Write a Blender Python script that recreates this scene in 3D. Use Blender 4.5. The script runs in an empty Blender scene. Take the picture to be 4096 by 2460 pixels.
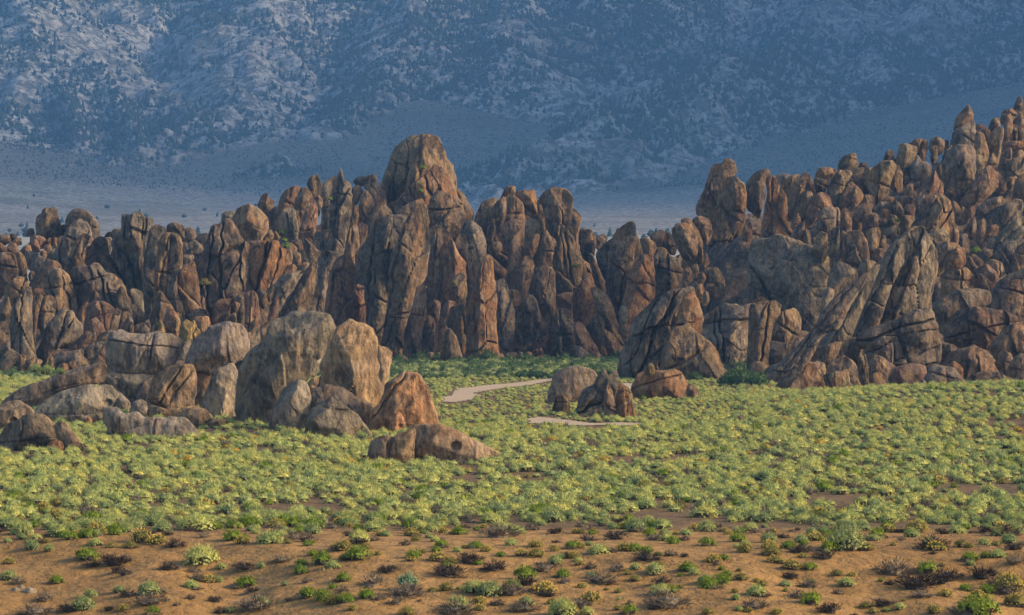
import bpy, math, random
import numpy as np
from mathutils import Vector

scene = bpy.context.scene
col = scene.collection
R = math.radians

# ---------------------------------------------------------------- camera (a long lens on a low rise, level)
FPX = 14571.0                  # focal length in photograph pixels (4096 wide: about 16 degrees across)
Y0 = 1152.0                    # photograph row of the horizon
CAMZ = 11.7
cam_data = bpy.data.cameras.new('camera')
cam = bpy.data.objects.new('camera', cam_data)
col.objects.link(cam)
cam.location = (0, 0, CAMZ)
cam.rotation_euler = (R(90), 0, 0)
cam_data.sensor_width = 36.0
cam_data.lens = 36.0 * FPX / 4096.0
cam_data.shift_y = -(1230.0 - Y0) / 4096.0
cam_data.clip_start = 0.5
cam_data.clip_end = 20000
scene.camera = cam

# ---------------------------------------------------------------- sky, sun, exposure
SUN_EL, SUN_AZ = R(25), R(94)         # azimuth clockwise from +Y (away from the camera): light from the right
world = bpy.data.worlds.new('World')
scene.world = world
world.use_nodes = True
wn = world.node_tree.nodes
sky = wn.new('ShaderNodeTexSky')
sky.sky_type = 'NISHITA'
sky.sun_disc = False
sky.sun_elevation = SUN_EL
sky.sun_rotation = SUN_AZ
sky.air_density = 1.0
sky.dust_density = 2.0
sky.ozone_density = 1.0
bg = wn['Background']
bg.inputs['Strength'].default_value = 0.05
world.node_tree.links.new(sky.outputs[0], bg.inputs['Color'])

sun_data = bpy.data.lights.new('sun', 'SUN')
sun_data.energy = 1.5
sun_data.angle = R(14)
sun_data.color = (1.0, 0.73, 0.40)
sun = bpy.data.objects.new('sun', sun_data)
col.objects.link(sun)
sun_dir = Vector((math.cos(SUN_EL) * math.sin(SUN_AZ), math.cos(SUN_EL) * math.cos(SUN_AZ), math.sin(SUN_EL)))
sun.rotation_euler = sun_dir.to_track_quat('Z', 'Y').to_euler()
sun.location = sun_dir * 300

scene.render.engine = 'CYCLES'
vs = scene.view_settings
vs.view_transform = 'Standard'
vs.look = 'None'
vs.exposure = 2.22
vs.gamma = 1.0
vs.use_curve_mapping = False
cy = scene.cycles
cy.use_denoising = True
cy.max_bounces = 4
cy.diffuse_bounces = 2
cy.glossy_bounces = 1
cy.transmission_bounces = 1
cy.volume_bounces = 0
cy.transparent_max_bounces = 4
cy.caustics_reflective = cy.caustics_refractive = False

# ---------------------------------------------------------------- rock outlines
# One line per rock: id;kind;tint;options;label~short reference;outline points.
# Outline points are read off the photograph in the units given by the zone's (ox, oy, scale) and are turned
# into metres at the rock's own distance; every rock then gets its own thickness, facets and joints.
ROCKS = {}
ROCKS['A'] = ((0, 800, .28329), '''
a1;b;d;;dark twin-topped boulder on the far left skyline~the twin-topped skyline boulder;525,240 560,205 600,190 592,150 640,120 715,125 722,105 770,100 808,140 812,215 840,300 860,400 862,560 720,560 600,540 530,520 522,330
a2;b;d;;broad dark dome on the left skyline behind a grey pointed fin~the dark skyline dome;940,390 970,230 1010,170 1080,140 1170,145 1260,190 1330,260 1380,350 1405,460 1450,525 1300,600 1000,560
a17;b;r;;;0,500 60,488 130,510 150,580 60,620 -30,610
a18;b;d;;;140,490 200,478 240,510 220,570 150,570
a19;b;o;;;160,590 240,540 300,540 300,620 200,630
a20;b;d;;;370,480 400,410 460,398 485,430 480,510
a21;b;r;;;430,520 540,505 630,540 660,600 600,660 500,660 440,620
a22;b;r;;;400,620 480,550 540,600 570,700 480,720 410,680
a23;b;r;;;-10,610 60,640 110,690 150,760 -30,760
a24;b;r;;;90,680 150,605 220,610 275,740 150,750
a25;b;b;;;280,720 360,640 430,640 440,740 350,790
a26;b;o;;;650,600 680,545 720,535 740,600 700,660
a27;b;o;;;720,600 740,540 800,530 820,590 760,660
a28;b;b;;;805,660 820,540 870,508 925,500 900,600 850,720 800,740
a29;b;d;;;860,370 920,350 935,400 900,520 860,520
a30;b;d;;;1475,510 1530,450 1580,470 1560,540 1500,550
a31;b;t;;;1540,500 1600,420 1700,400 1730,450 1660,560 1560,560
a32;b;g;;;360,740 420,725 520,740 545,800 450,940 390,920
a33;b;b;;;560,740 620,700 665,740 640,850 580,820
a34;b;r;;;620,650 700,630 740,690 700,760 640,740
a35;b;g;;;640,830 700,740 780,690 760,780 720,880 640,880
a36;b;t;;;735,660 800,615 800,680 750,710
a37;b;g;;;1320,560 1400,535 1470,540 1560,520 1590,600 1560,700 1400,720
a3;f;g;j=3;pale grey pointed fin with an orange tip below the dark skyline dome~the grey orange-tipped fin;1150,280 1200,310 1250,370 1275,440 1285,520 1320,600 1100,1000 830,960 725,860 760,740 860,620 930,490 1000,360 1080,300
a4;s;b;j=2,dz=-3;grey slab with a rusty brown right face beside the grey orange-tipped fin~the rusty-faced slab;1100,540 1170,490 1250,490 1310,560 1335,640 1230,680 1220,900 1050,1020 935,1000 960,830 1040,640
a5;p;g;j=5,dz=4;massive upright grey wall with a fluted top on the left ridge~the fluted grey wall;1725,270 1740,225 1800,215 1870,215 1940,190 2010,215 2080,245 2140,290 2150,370 2200,420 2100,1450 1950,1400 1850,1150 1700,950 1600,800 1590,580 1640,490 1720,420
a6;p;g;j=2,dz=1;rounded grey shoulder pillar just right of the fluted grey wall~the grey shoulder pillar;2100,440 2160,380 2220,355 2300,380 2350,440 2400,520 2330,800 2180,1450 2040,1440 2040,600
a7;p;t;j=2,dz=-2;tall pillar with an orange-stained head between two joints on the left ridge~the orange-headed pillar;2280,520 2340,480 2420,468 2500,490 2560,570 2560,900 2480,1200 2330,1460 2180,1460 2200,1000 2240,640
a8;f;b;j=3,dz=-2;long rounded fin slumping to the right under the fluted grey wall~the slumping fin;1240,670 1300,645 1340,560 1420,530 1470,540 1510,590 1560,780 1650,900 1750,1010 1880,1120 1940,1200 1950,1290 1860,1300 1700,1130 1500,1050 1330,960 1220,930 1225,760
a9;b;d;j=4,dz=-5;wide dark humped mass with pale crest below the slumping fin~the dark humped mass;1000,1080 1060,970 1140,910 1200,900 1240,940 1340,900 1400,920 1480,1000 1600,1060 1700,1130 1750,1250 1830,1420 1840,1580 1030,1580 1010,1250
a9b;b;b;dz=-8;;1640,1480 1640,1330 1690,1240 1740,1230 1790,1330 1830,1500 1700,1540
a10;b;g;;;1850,1280 1880,1255 2010,1320 2030,1620 1960,1600 1850,1420
a11;f;b;j=3,dz=-2;;405,1200 480,1060 590,950 650,860 700,848 770,870 830,920 860,1000 760,1300 660,1330 560,1320 430,1290
a11b;f;b;j=4,dz=-5;brown ribbed fin with drooping folds above the reddish split block~the ribbed brown fin;640,1260 680,1080 740,1000 800,975 900,985 960,1060 1010,1140 1030,1240 1075,1310 1085,1480 1080,1600 950,1600 790,1600 690,1400
a12;b;b;j=1;big brown block cut by a joint at the left edge~the left-edge block;-60,780 0,770 90,745 200,760 240,900 250,1050 160,1160 60,1250 -60,1300
a13;b;b;;;200,745 290,740 340,800 375,900 380,1040 350,1130 270,1080 250,900
a14;b;g;;;430,960 470,830 540,785 610,810 640,880 600,980 500,1040 440,1020
a15;s;b;T=.5;;60,1250 250,1090 370,1100 400,1170 380,1270 240,1420 100,1420
a38;b;b;;;400,1060 440,1005 490,1030 480,1100 420,1130
''')
ROCKS['B'] = ((0, 1120, .28329), '''
b2;b;r;j=1,dz=3;;455,260 490,215 560,205 600,240 560,400 520,600 500,780 460,760 450,500
b3;b;b;j=3,dz=2;reddish split block with grey joints beside the tall leaning fin~the reddish split block;560,260 640,235 720,230 785,280 780,430 740,540 650,740 590,730 560,640 520,580 540,380
b4;b;o;;;440,150 500,120 590,125 660,170 690,225 640,250 560,225 480,225 450,230
b5;b;r;;;0,340 60,260 110,240 150,380 150,460 60,560 -40,600 -40,360
b6;b;d;;;50,540 110,460 190,400 170,500 150,600 60,600
b7;b;d;;;0,600 60,590 150,600 150,720 100,860 60,780 -30,660
b8;b;b;;;-40,600 30,680 70,760 90,880 30,950 -40,980
b9;s;g;;;0,1000 80,870 140,860 140,960 300,1060 220,1120 0,1180 -40,1120
b1;f;g;j=2,T=.8;tall grey fin leaning right with a yellow-streaked edge near the left edge~the tall leaning grey fin;395,110 440,125 455,260 445,360 455,560 465,760 500,930 545,1100 480,1110 400,1100 290,1060 170,1030 130,950 155,820 150,600 190,420 240,330 320,230 350,150
b10;s;b;T=.5;;0,1180 100,1110 230,1080 290,1080 200,1190 90,1280 20,1340 -40,1350
b11;p;o;;small orange spire at the edge of the far left sage flat~the orange spire;300,1060 330,1050 360,1070 380,1200 440,1350 200,1350 250,1230
b12;s;t;j=2;;370,1130 520,1110 600,1150 520,1250 480,1350 420,1350 380,1230
b13;s;g;j=2,dz=2;sloping grey ridge rock behind a brown arched boulder on the left~the sloping grey ridge rock;860,430 930,420 1010,450 1060,540 1150,650 1150,760 1050,820 870,900 740,960 640,1100 560,1140 520,960 600,830 650,690 760,540
b14;b;o;j=1;brown arched boulder with a smaller twin leaning on it~the brown arched boulder;850,900 850,740 880,620 940,580 1010,600 1060,680 1140,760 1120,870 1000,910
b15;b;o;P=b14;;975,900 1000,760 1060,710 1110,710 1150,780 1100,880 1030,910
b16;b;o;;;620,1000 650,880 690,850 730,880 720,970 660,1050
b17;b;r;;;1080,600 1090,480 1150,370 1210,320 1250,340 1210,500 1190,640
b18;b;r;j=2;broad reddish dome among the low rocks left of centre~the reddish dome;1195,610 1220,420 1260,340 1340,310 1450,310 1540,350 1600,400 1550,580 1510,750 1440,780 1350,600 1250,600
b19;b;r;;;1190,660 1260,580 1340,530 1390,570 1450,650 1460,790 1360,810 1190,760
b20;b;b;;;1520,750 1540,470 1570,420 1640,400 1710,430 1690,560 1640,720
b21;b;b;;;1660,720 1680,520 1730,460 1800,450 1850,500 1770,620 1740,720
b22;b;g;;;1740,720 1770,580 1810,520 1860,540 1880,620 1830,700
b23;b;o;;;1790,720 1820,620 1870,595 1890,680 1880,770 1800,760
b24;b;b;;;1700,400 1780,345 1860,370 1880,490 1800,480
b25;b;b;;;1850,370 1910,340 1960,380 2050,480 2060,560 1960,660 1890,660 1880,480
b26;s;g;j=2;;1890,660 2030,590 2100,560 2120,660 2080,760 1900,765
b27;p;d;;;2080,480 2100,380 2140,320 2150,440 2110,580
b28;s;r;j=2,dz=-3;;770,1060 900,1000 1010,920 1080,850 1200,740 1280,740 1340,790 1350,870 1240,920 1150,1000 1000,1030 900,1080 760,1120
b29;s;g;j=1;;1170,1060 1190,970 1300,900 1400,870 1480,880 1420,980 1350,1050 1280,1100
b30;b;b;dz=-4;;1270,1240 1300,1120 1400,1000 1450,920 1500,880 1520,1000 1510,1160 1380,1220
b31;s;g;dz=-3;;750,1100 860,1020 1000,1010 1160,980 1160,1080 1060,1140 960,1170 800,1220
b32;b;b;dz=-5;;1020,1110 1060,1040 1140,1035 1180,1090 1270,1140 1280,1200 1200,1220 1060,1220
b33;b;b;dz=-4;;960,1170 1030,1145 1080,1200 1130,1280 1050,1300 960,1260
b34;b;o;dz=-4;;780,1240 880,1180 950,1185 970,1280 900,1310 800,1290
b35;b;t;dz=-5;;1150,1210 1200,1185 1260,1220 1250,1270 1150,1270
b36;b;o;dz=-4;;690,1130 720,1070 750,1100 760,1200 720,1240
b37;s;t;;;1350,870 1400,790 1500,720 1600,700 1620,750 1540,800 1490,890 1440,900
b38;b;g;;;1300,760 1320,715 1350,730 1360,820 1330,830
''')
ROCKS['C'] = ((600, 750, .28329), '''
c2;b;d;j=2;dark blocky boulder with upright cracks on the skyline left of the great egg boulder~the cracked skyline boulder;240,620 250,540 310,498 400,510 470,540 485,640 485,790 400,790 340,660
c3;b;d;;;480,600 530,568 600,575 650,620 655,700 600,660 500,680
c4;b;b;;;490,740 520,650 600,615 650,660 640,740 560,800 500,800
c5;b;d;;;630,740 700,660 790,650 830,680 790,840 740,900 690,820
c6;b;d;;;420,950 540,870 560,780 640,755 720,800 760,880 740,950 640,1000 560,1000
c7;b;g;;barrel-shaped grey boulder lying between the orange-headed pillar and the dark wall~the barrel-shaped boulder;425,970 500,950 600,955 625,990 600,1080 480,1080 440,1040
c8;b;p;;;380,790 460,780 530,790 520,870 440,950 400,940
c9;b;g;;;1005,500 1020,380 1080,340 1190,340 1200,380 1160,520 1050,540
c10;b;b;;;1210,350 1230,295 1280,280 1320,300 1300,380
c1;p;o;j=1;slender pillar with an orange face right of the orange-headed pillar~the slender orange pillar;330,838 370,870 400,960 455,1060 400,1300 340,1480 210,1480 240,1200 275,1050 262,910
c15;p;b;;pocked horned pinnacle standing alone on the skyline~the horned pinnacle;1525,240 1560,150 1600,95 1655,82 1680,150 1750,190 1745,260 1800,260 1760,300 1640,420 1540,340
c16;b;d;dz=2;;1620,400 1800,270 1810,540 1720,560 1680,520
c11;p;d;j=4,T=.7,dz=5;great dark grey wall below the egg boulder left of centre~the great dark wall;770,890 810,720 860,580 950,540 1050,475 1120,480 1200,560 1260,700 1350,780 1440,860 1450,1100 1480,1560 900,1660 720,1660 690,1380 680,1150 620,1080 680,980
c13;p;o;j=6,T=.8,dz=2;fluted buttress with peach-coloured columns and a flat ledge top~the fluted peach buttress;1350,790 1550,760 1810,770 1830,830 1900,850 1990,890 1995,1000 1990,1080 1880,1130 1790,1320 1700,1450 1600,1560 1430,1580 1420,880
c12;b;t;B=.2,k=.6,e=-.2,dz=-9;huge egg-shaped boulder with a peach right face perched on the dark wall~the peach egg boulder;1180,560 1190,400 1250,330 1330,270 1410,255 1500,290 1600,370 1670,460 1680,540 1640,650 1550,750 1360,775 1280,720 1190,630
c14;b;t;dz=-4;;1555,760 1600,660 1680,590 1730,620 1750,700 1680,760
c17;p;b;j=1;;1800,480 1805,280 1850,130 1920,40 2020,-10 2120,0 2060,130 2030,320 1900,330 1860,400
c18;p;b;j=1;rounded brown pillar in the row left of the sharp twin pinnacles~the rounded brown pillar;2035,310 2060,150 2130,20 2190,0 2260,60 2290,140 2230,230 2160,380 2090,540 2060,400
c19;p;g;j=2,dz=-1;;1790,540 1840,400 1910,310 2030,300 2060,380 2090,550 2070,740 1980,720 1880,660
c20;p;r;j=1,dz=-3;smooth reddish pillar leaning right beside a dark cleft~the smooth reddish pillar;2080,740 2130,520 2190,330 2250,180 2300,130 2350,240 2360,330 2340,550 2240,720 2140,740
c21;b;b;dz=-4;;2250,670 2280,560 2320,580 2310,720
c32;b;b;dz=-4;;2310,220 2370,120 2430,150 2430,260 2390,320 2340,280
c22;b;b;dz=-4;;1900,790 1960,770 2030,810 2080,860 2060,910 2000,950 1920,890
c23;b;b;dz=-2;;2000,760 2060,730 2130,750 2160,850 2080,860
c24;b;t;dz=-5;;2010,930 2080,910 2130,950 2110,1020 2040,1030
c25;b;b;dz=-5;;2030,1030 2080,995 2130,1010 2130,1080 2060,1090
c26;b;t;dz=-5;;2120,1120 2170,1060 2240,1050 2240,1110 2160,1170
c27;p;b;dz=-4;fallen reddish column lying aslant above the dark wall's right shoulder~the fallen column;2140,740 2200,720 2290,800 2360,880 2400,900 2300,1050 2240,980 2180,880
c28;b;t;dz=-6;;1820,1170 1880,1110 1960,1080 2050,1100 2060,1180 1960,1230 1860,1270 1800,1260
c29;b;t;dz=-4;;1740,640 1780,620 1830,700 1800,750 1750,720
c30;b;t;dz=-4;;1680,570 1720,550 1760,590 1740,640
c31;b;t;dz=-4;;1770,590 1830,580 1880,610 1850,670 1790,660
''')
ROCKS['D'] = ((600, 1080, .28329), '''
d2;p;d;j=1,dz=1;;250,300 270,100 350,40 400,20 380,120 400,350 480,500 500,670 460,760 380,680 330,580 260,450
d1;p;o;j=1,k=.5,e=-.5;tall blunt pillar with a bright orange face left of the dark wall~the blunt orange pillar;375,100 400,20 480,-30 580,-105 620,-105 650,0 680,150 700,400 720,560 720,700 540,720 490,660 480,500 400,350
d3;p;b;j=1;spire with a whitish tip in front of the orange pillars~the white-tipped spire;100,320 150,305 180,340 250,430 310,520 330,560 240,660 180,760 90,800 10,820 10,650 50,530 85,400
d4;f;b;;;190,720 220,620 290,555 340,575 270,700 230,820 220,900
d5;b;o;j=1;;225,900 260,680 340,580 390,640 430,740 420,860 400,980 330,960 260,920
d9;b;b;;;700,400 730,355 770,400 780,540 720,580
d10;b;b;dz=-1;;540,640 640,560 720,540 800,570 820,660 700,680 590,720
d8;b;o;dz=-2;round orange boulder behind the yellow-lichened rock~the round orange boulder;580,710 680,655 780,650 840,690 850,820 760,900 710,930 650,820
d6;b;y;dz=-4;small mustard-yellow rock behind the saddle-backed boulder~the small mustard rock;25,900 30,810 90,740 150,725 190,780 215,900 200,920 40,920
d7;b;y;dz=-4,j=2;jagged rock crusted with bright yellow lichen~the yellow-lichened rock;395,970 450,760 520,700 580,740 620,715 660,810 700,860 700,940 640,1000 500,1030 440,1020
d12;b;b;;;1070,400 1090,340 1180,305 1260,310 1240,370 1190,460 1110,425
d16;b;t;;;1320,300 1380,265 1480,235 1500,280 1440,325
d17;b;d;;;1490,330 1540,270 1610,280 1640,340 1620,500 1580,500 1520,420
d19;b;b;;;1640,300 1720,215 1760,250 1740,350 1680,420
d11;b;r;j=3,dz=1;;900,560 930,470 1000,420 1090,410 1180,410 1190,470 1130,520 1110,740 1040,760 950,760 860,800 850,720 900,640
d14;p;d;j=1;;1190,440 1260,340 1320,320 1340,460 1340,560 1320,760 1240,780 1230,620 1280,480
d15;p;r;j=2;dark purplish pillar in the low cluster below the dark wall~the purplish pillar;1340,760 1350,560 1330,340 1400,310 1480,310 1530,420 1545,640 1550,700 1440,760 1390,860
d13;b;b;dz=-4;;1135,590 1150,490 1200,450 1270,480 1230,610 1180,630
d20;b;b;dz=-2;;1130,640 1210,610 1225,760 1200,780 1140,740
d21;b;b;dz=-3;;1045,760 1060,610 1100,590 1130,640 1130,720 1080,760
d18;b;r;dz=-2;;1390,870 1430,740 1500,680 1550,700 1570,790 1500,870 1420,960
d22;s;g;j=2,dz=2;grey overhanging slab with a dark red underside~the overhanging grey slab;1740,240 1790,160 1850,90 1960,60 2100,20 2190,10 2130,90 2060,250 1970,340 1880,440 1830,380 1690,480 1750,350
d23;f;r;;;1660,740 1690,520 1770,400 1840,370 1780,580 1770,660 1700,720
d24;f;b;j=4,dz=2;pale fin streaked with rust left of the deep central cleft~the rust-streaked fin;2080,200 2140,100 2210,30 2250,-20 2300,-130 2350,-100 2350,200 2370,300 2320,500 2280,660 2150,660 1800,700 1840,520 1940,380 2030,280
''')
ROCKS['E'] = ((0, 1200, .4452), '''
e3;s;g;j=1,T=.8;long smooth slab sloping down to the sage at lower left~the long sloping slab;30,900 200,790 400,720 560,650 760,600 900,570 965,550 990,660 980,700 900,740 760,770 620,800 500,850 400,920 330,960 240,940 180,910 90,910
e2;s;g;dz=-6,v=.7;dark undercut ledge below the saddle-backed boulder~the undercut ledge;950,740 1000,660 1120,670 1380,670 1350,800 1240,880 1200,930 1100,920 1010,820
e1;b;g;j=2,dz=-12,T=.9,v=.5;huge saddle-backed grey boulder resting on an undercut ledge~the saddle-backed boulder;960,390 1000,290 1080,270 1180,300 1300,310 1450,300 1540,310 1600,340 1650,390 1600,470 1550,590 1450,640 1380,690 1250,690 1100,680 1000,660 970,560
e21;b;d;dz=14;;900,800 1000,640 1300,600 1600,560 1900,520 2150,560 2180,800 2100,1000 1700,1020 1200,1000 1000,940
e22;b;d;dz=-2;;1230,900 1260,780 1360,700 1440,760 1400,960 1300,1000
e23;b;d;dz=4;;2080,700 2110,480 2200,330 2330,260 2300,600 2200,900 2120,960
e12;b;g;dz=-4;;1555,620 1580,500 1640,400 1720,350 1740,370 1690,470 1680,600 1600,620
e11;b;g;dz=-14,v=.6;big round grey boulder with a peeling skin beside the giant tilted block~the big round boulder;1690,590 1690,500 1740,390 1850,280 1960,215 2060,200 2160,230 2220,310 2230,430 2180,520 2060,590 1950,650 1840,640 1740,620
e4;s;p;j=2,C=975:925:48;pale whale-shaped slab with a small cave mouth at its end~the pale cave slab;330,990 480,860 640,800 780,770 960,765 1010,790 1050,860 1030,900 1000,960 1030,1040 1000,1110 720,1120 560,1100 330,1060
e19;b;g;;;1040,860 1060,820 1110,860 1170,930 1150,1020 1060,990
e18;b;g;;;1160,1010 1200,920 1260,900 1310,920 1335,1020 1300,1070 1200,1030
e14;s;t;;;1340,1080 1340,950 1430,960 1500,980 1620,970 1740,950 1830,980 1640,1080
e9;b;b;j=4,dz=-6,v=.8;ribbed brown boulder bundle with black streaks below the round boulder~the ribbed brown bundle;1340,960 1340,800 1380,700 1440,650 1530,610 1620,590 1720,600 1755,700 1745,880 1720,990 1620,1010 1500,1020 1430,990
e10;b;b;j=1;;1750,980 1755,720 1760,630 1830,620 1900,640 1890,740 1850,920 1820,1000
e13;b;p;j=1,v=.9;pale pitted block with a black right side beside the giant tilted block~the pale pitted block;1920,660 1980,610 2080,570 2120,620 2140,740 2150,860 2130,1020 2090,1060 1990,1050 1830,1020 1830,900 1880,760
e5;b;g;v=.8,C=130:1085:45;grey mound with a dark hollow at the left edge~the hollowed mound;-60,1180 -60,980 0,960 80,905 180,910 260,960 300,1010 330,1040 300,1080 170,1090 60,1160
e20;b;o;;;730,1110 760,1030 800,1010 830,1050 820,1120
e15;s;g;j=2,v=.7;long low slab with a black head lying in the sage at left~the long low slab;940,1080 935,990 980,960 1060,970 1120,1020 1240,1010 1300,1060 1540,1050 1640,1060 1720,1120 1780,1230 1600,1240 1300,1240 1050,1230 960,1210 980,1150
e16;b;t;;round tan boulder on the sand behind the long low slab~the round tan boulder;1590,1050 1660,990 1760,965 1850,990 1900,1050 1850,1140 1760,1150 1690,1120
e17;b;t;;;1860,1120 1900,1060 1990,1070 2030,1090 1990,1150 1900,1150
e6;b;d;j=2,v=.8;dark rounded mound in the lower left corner of the rocks~the dark corner mound;-60,1350 0,1230 60,1130 160,1080 280,1015 380,1030 460,1100 500,1160 560,1260 570,1350 300,1360
e7;b;d;P=e6;dark hump with a red foot;490,1140 540,1090 600,1110 650,1180 720,1260 760,1330 600,1335 540,1290
e8;b;o;P=e6;small reddish knob;420,1350 450,1270 500,1250 560,1280 570,1330 500,1360
''')
ROCKS['G'] = ((900, 1200, .48563), '''
g2;b;d;dz=2;;170,480 200,330 300,220 370,165 430,150 400,220 330,340 230,440
g1;b;g;j=1,T=.75,k=.25,e=.5,v=.45;giant tilted grey block with a rust-brown overhanging underside~the giant tilted block;105,850 120,640 160,500 220,420 330,320 370,220 430,160 520,130 600,115 680,105 780,130 850,150 910,240 900,300 850,380 800,450 740,520 700,620 620,700 560,760 470,790 430,860 390,940 360,1030 260,1010 150,970
g9;b;d;;;730,920 730,760 780,640 830,620 820,800 760,910
g15;b;d;dz=5;;640,1080 700,760 850,700 1100,800 1240,900 1230,1090 1000,1110
g3;b;p;dz=-14;egg-shaped pale boulder wedged beneath the giant tilted block~the wedged egg boulder;625,570 650,510 720,440 790,425 810,470 770,570 740,630 660,630
g4;b;t;dz=-16;;680,690 710,650 760,635 770,670 740,730 700,740
g6;p;t;dz=3;;1240,390 1290,390 1340,400 1375,440 1360,540 1340,660 1300,780 1250,900 1230,820
g5;b;t;j=1,k=.5,e=0.05,v=.5;tall upright boulder with a tan right half and peeled grey patch~the tall upright boulder;820,700 790,560 850,440 870,370 920,270 980,200 1030,175 1100,200 1170,210 1220,270 1245,330 1245,420 1260,600 1280,750 1240,880 1220,1040 1180,1070 1090,960 1000,890 900,830 830,830
g7;b;p;j=1,v=.5;;370,1020 420,860 480,740 560,680 640,665 680,710 720,830 730,910 690,970 650,1090 520,1080 430,1050
g10;b;o;j=2,v=.6;rusty orange boulder at the right end of the foreground cluster~the rusty end boulder;1220,1090 1220,930 1290,830 1330,700 1420,640 1480,600 1580,600 1640,680 1690,820 1730,940 1735,1050 1600,1080 1450,1100
g11;b;o;P=g10,C=1445:1030:16;small hollowed knob;1350,1095 1370,990 1430,925 1470,970 1490,1060 1480,1095
g8;b;g;j=1,k=.5,v=.6;pointed grey boulder at the front foot of the tall upright boulder~the pointed front boulder;655,1110 720,910 800,850 870,800 920,800 980,870 1080,940 1140,1020 1190,1120 1000,1140 800,1150
g12;b;t;B=.06,j=0,T=.8,o=.75,v=.2,C=1900:1200:50;lone low tan rock with an orange-ringed hollow in the sage~the lone ringed rock;1500,1310 1500,1130 1550,1050 1640,1020 1760,1030 1880,1065 1980,1120 2100,1180 2200,1230 2300,1300 2100,1325 1800,1335 1620,1320
g13;b;t;B=.1,P=g12,v=.6;black-streaked tan lobe;1360,1310 1360,1180 1420,1110 1500,1080 1560,1060 1560,1200 1540,1310 1440,1320
g14;b;d;P=g12;dark rounded lobe;1180,1290 1200,1180 1260,1130 1340,1120 1390,1150 1370,1300 1260,1310
''')
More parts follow.
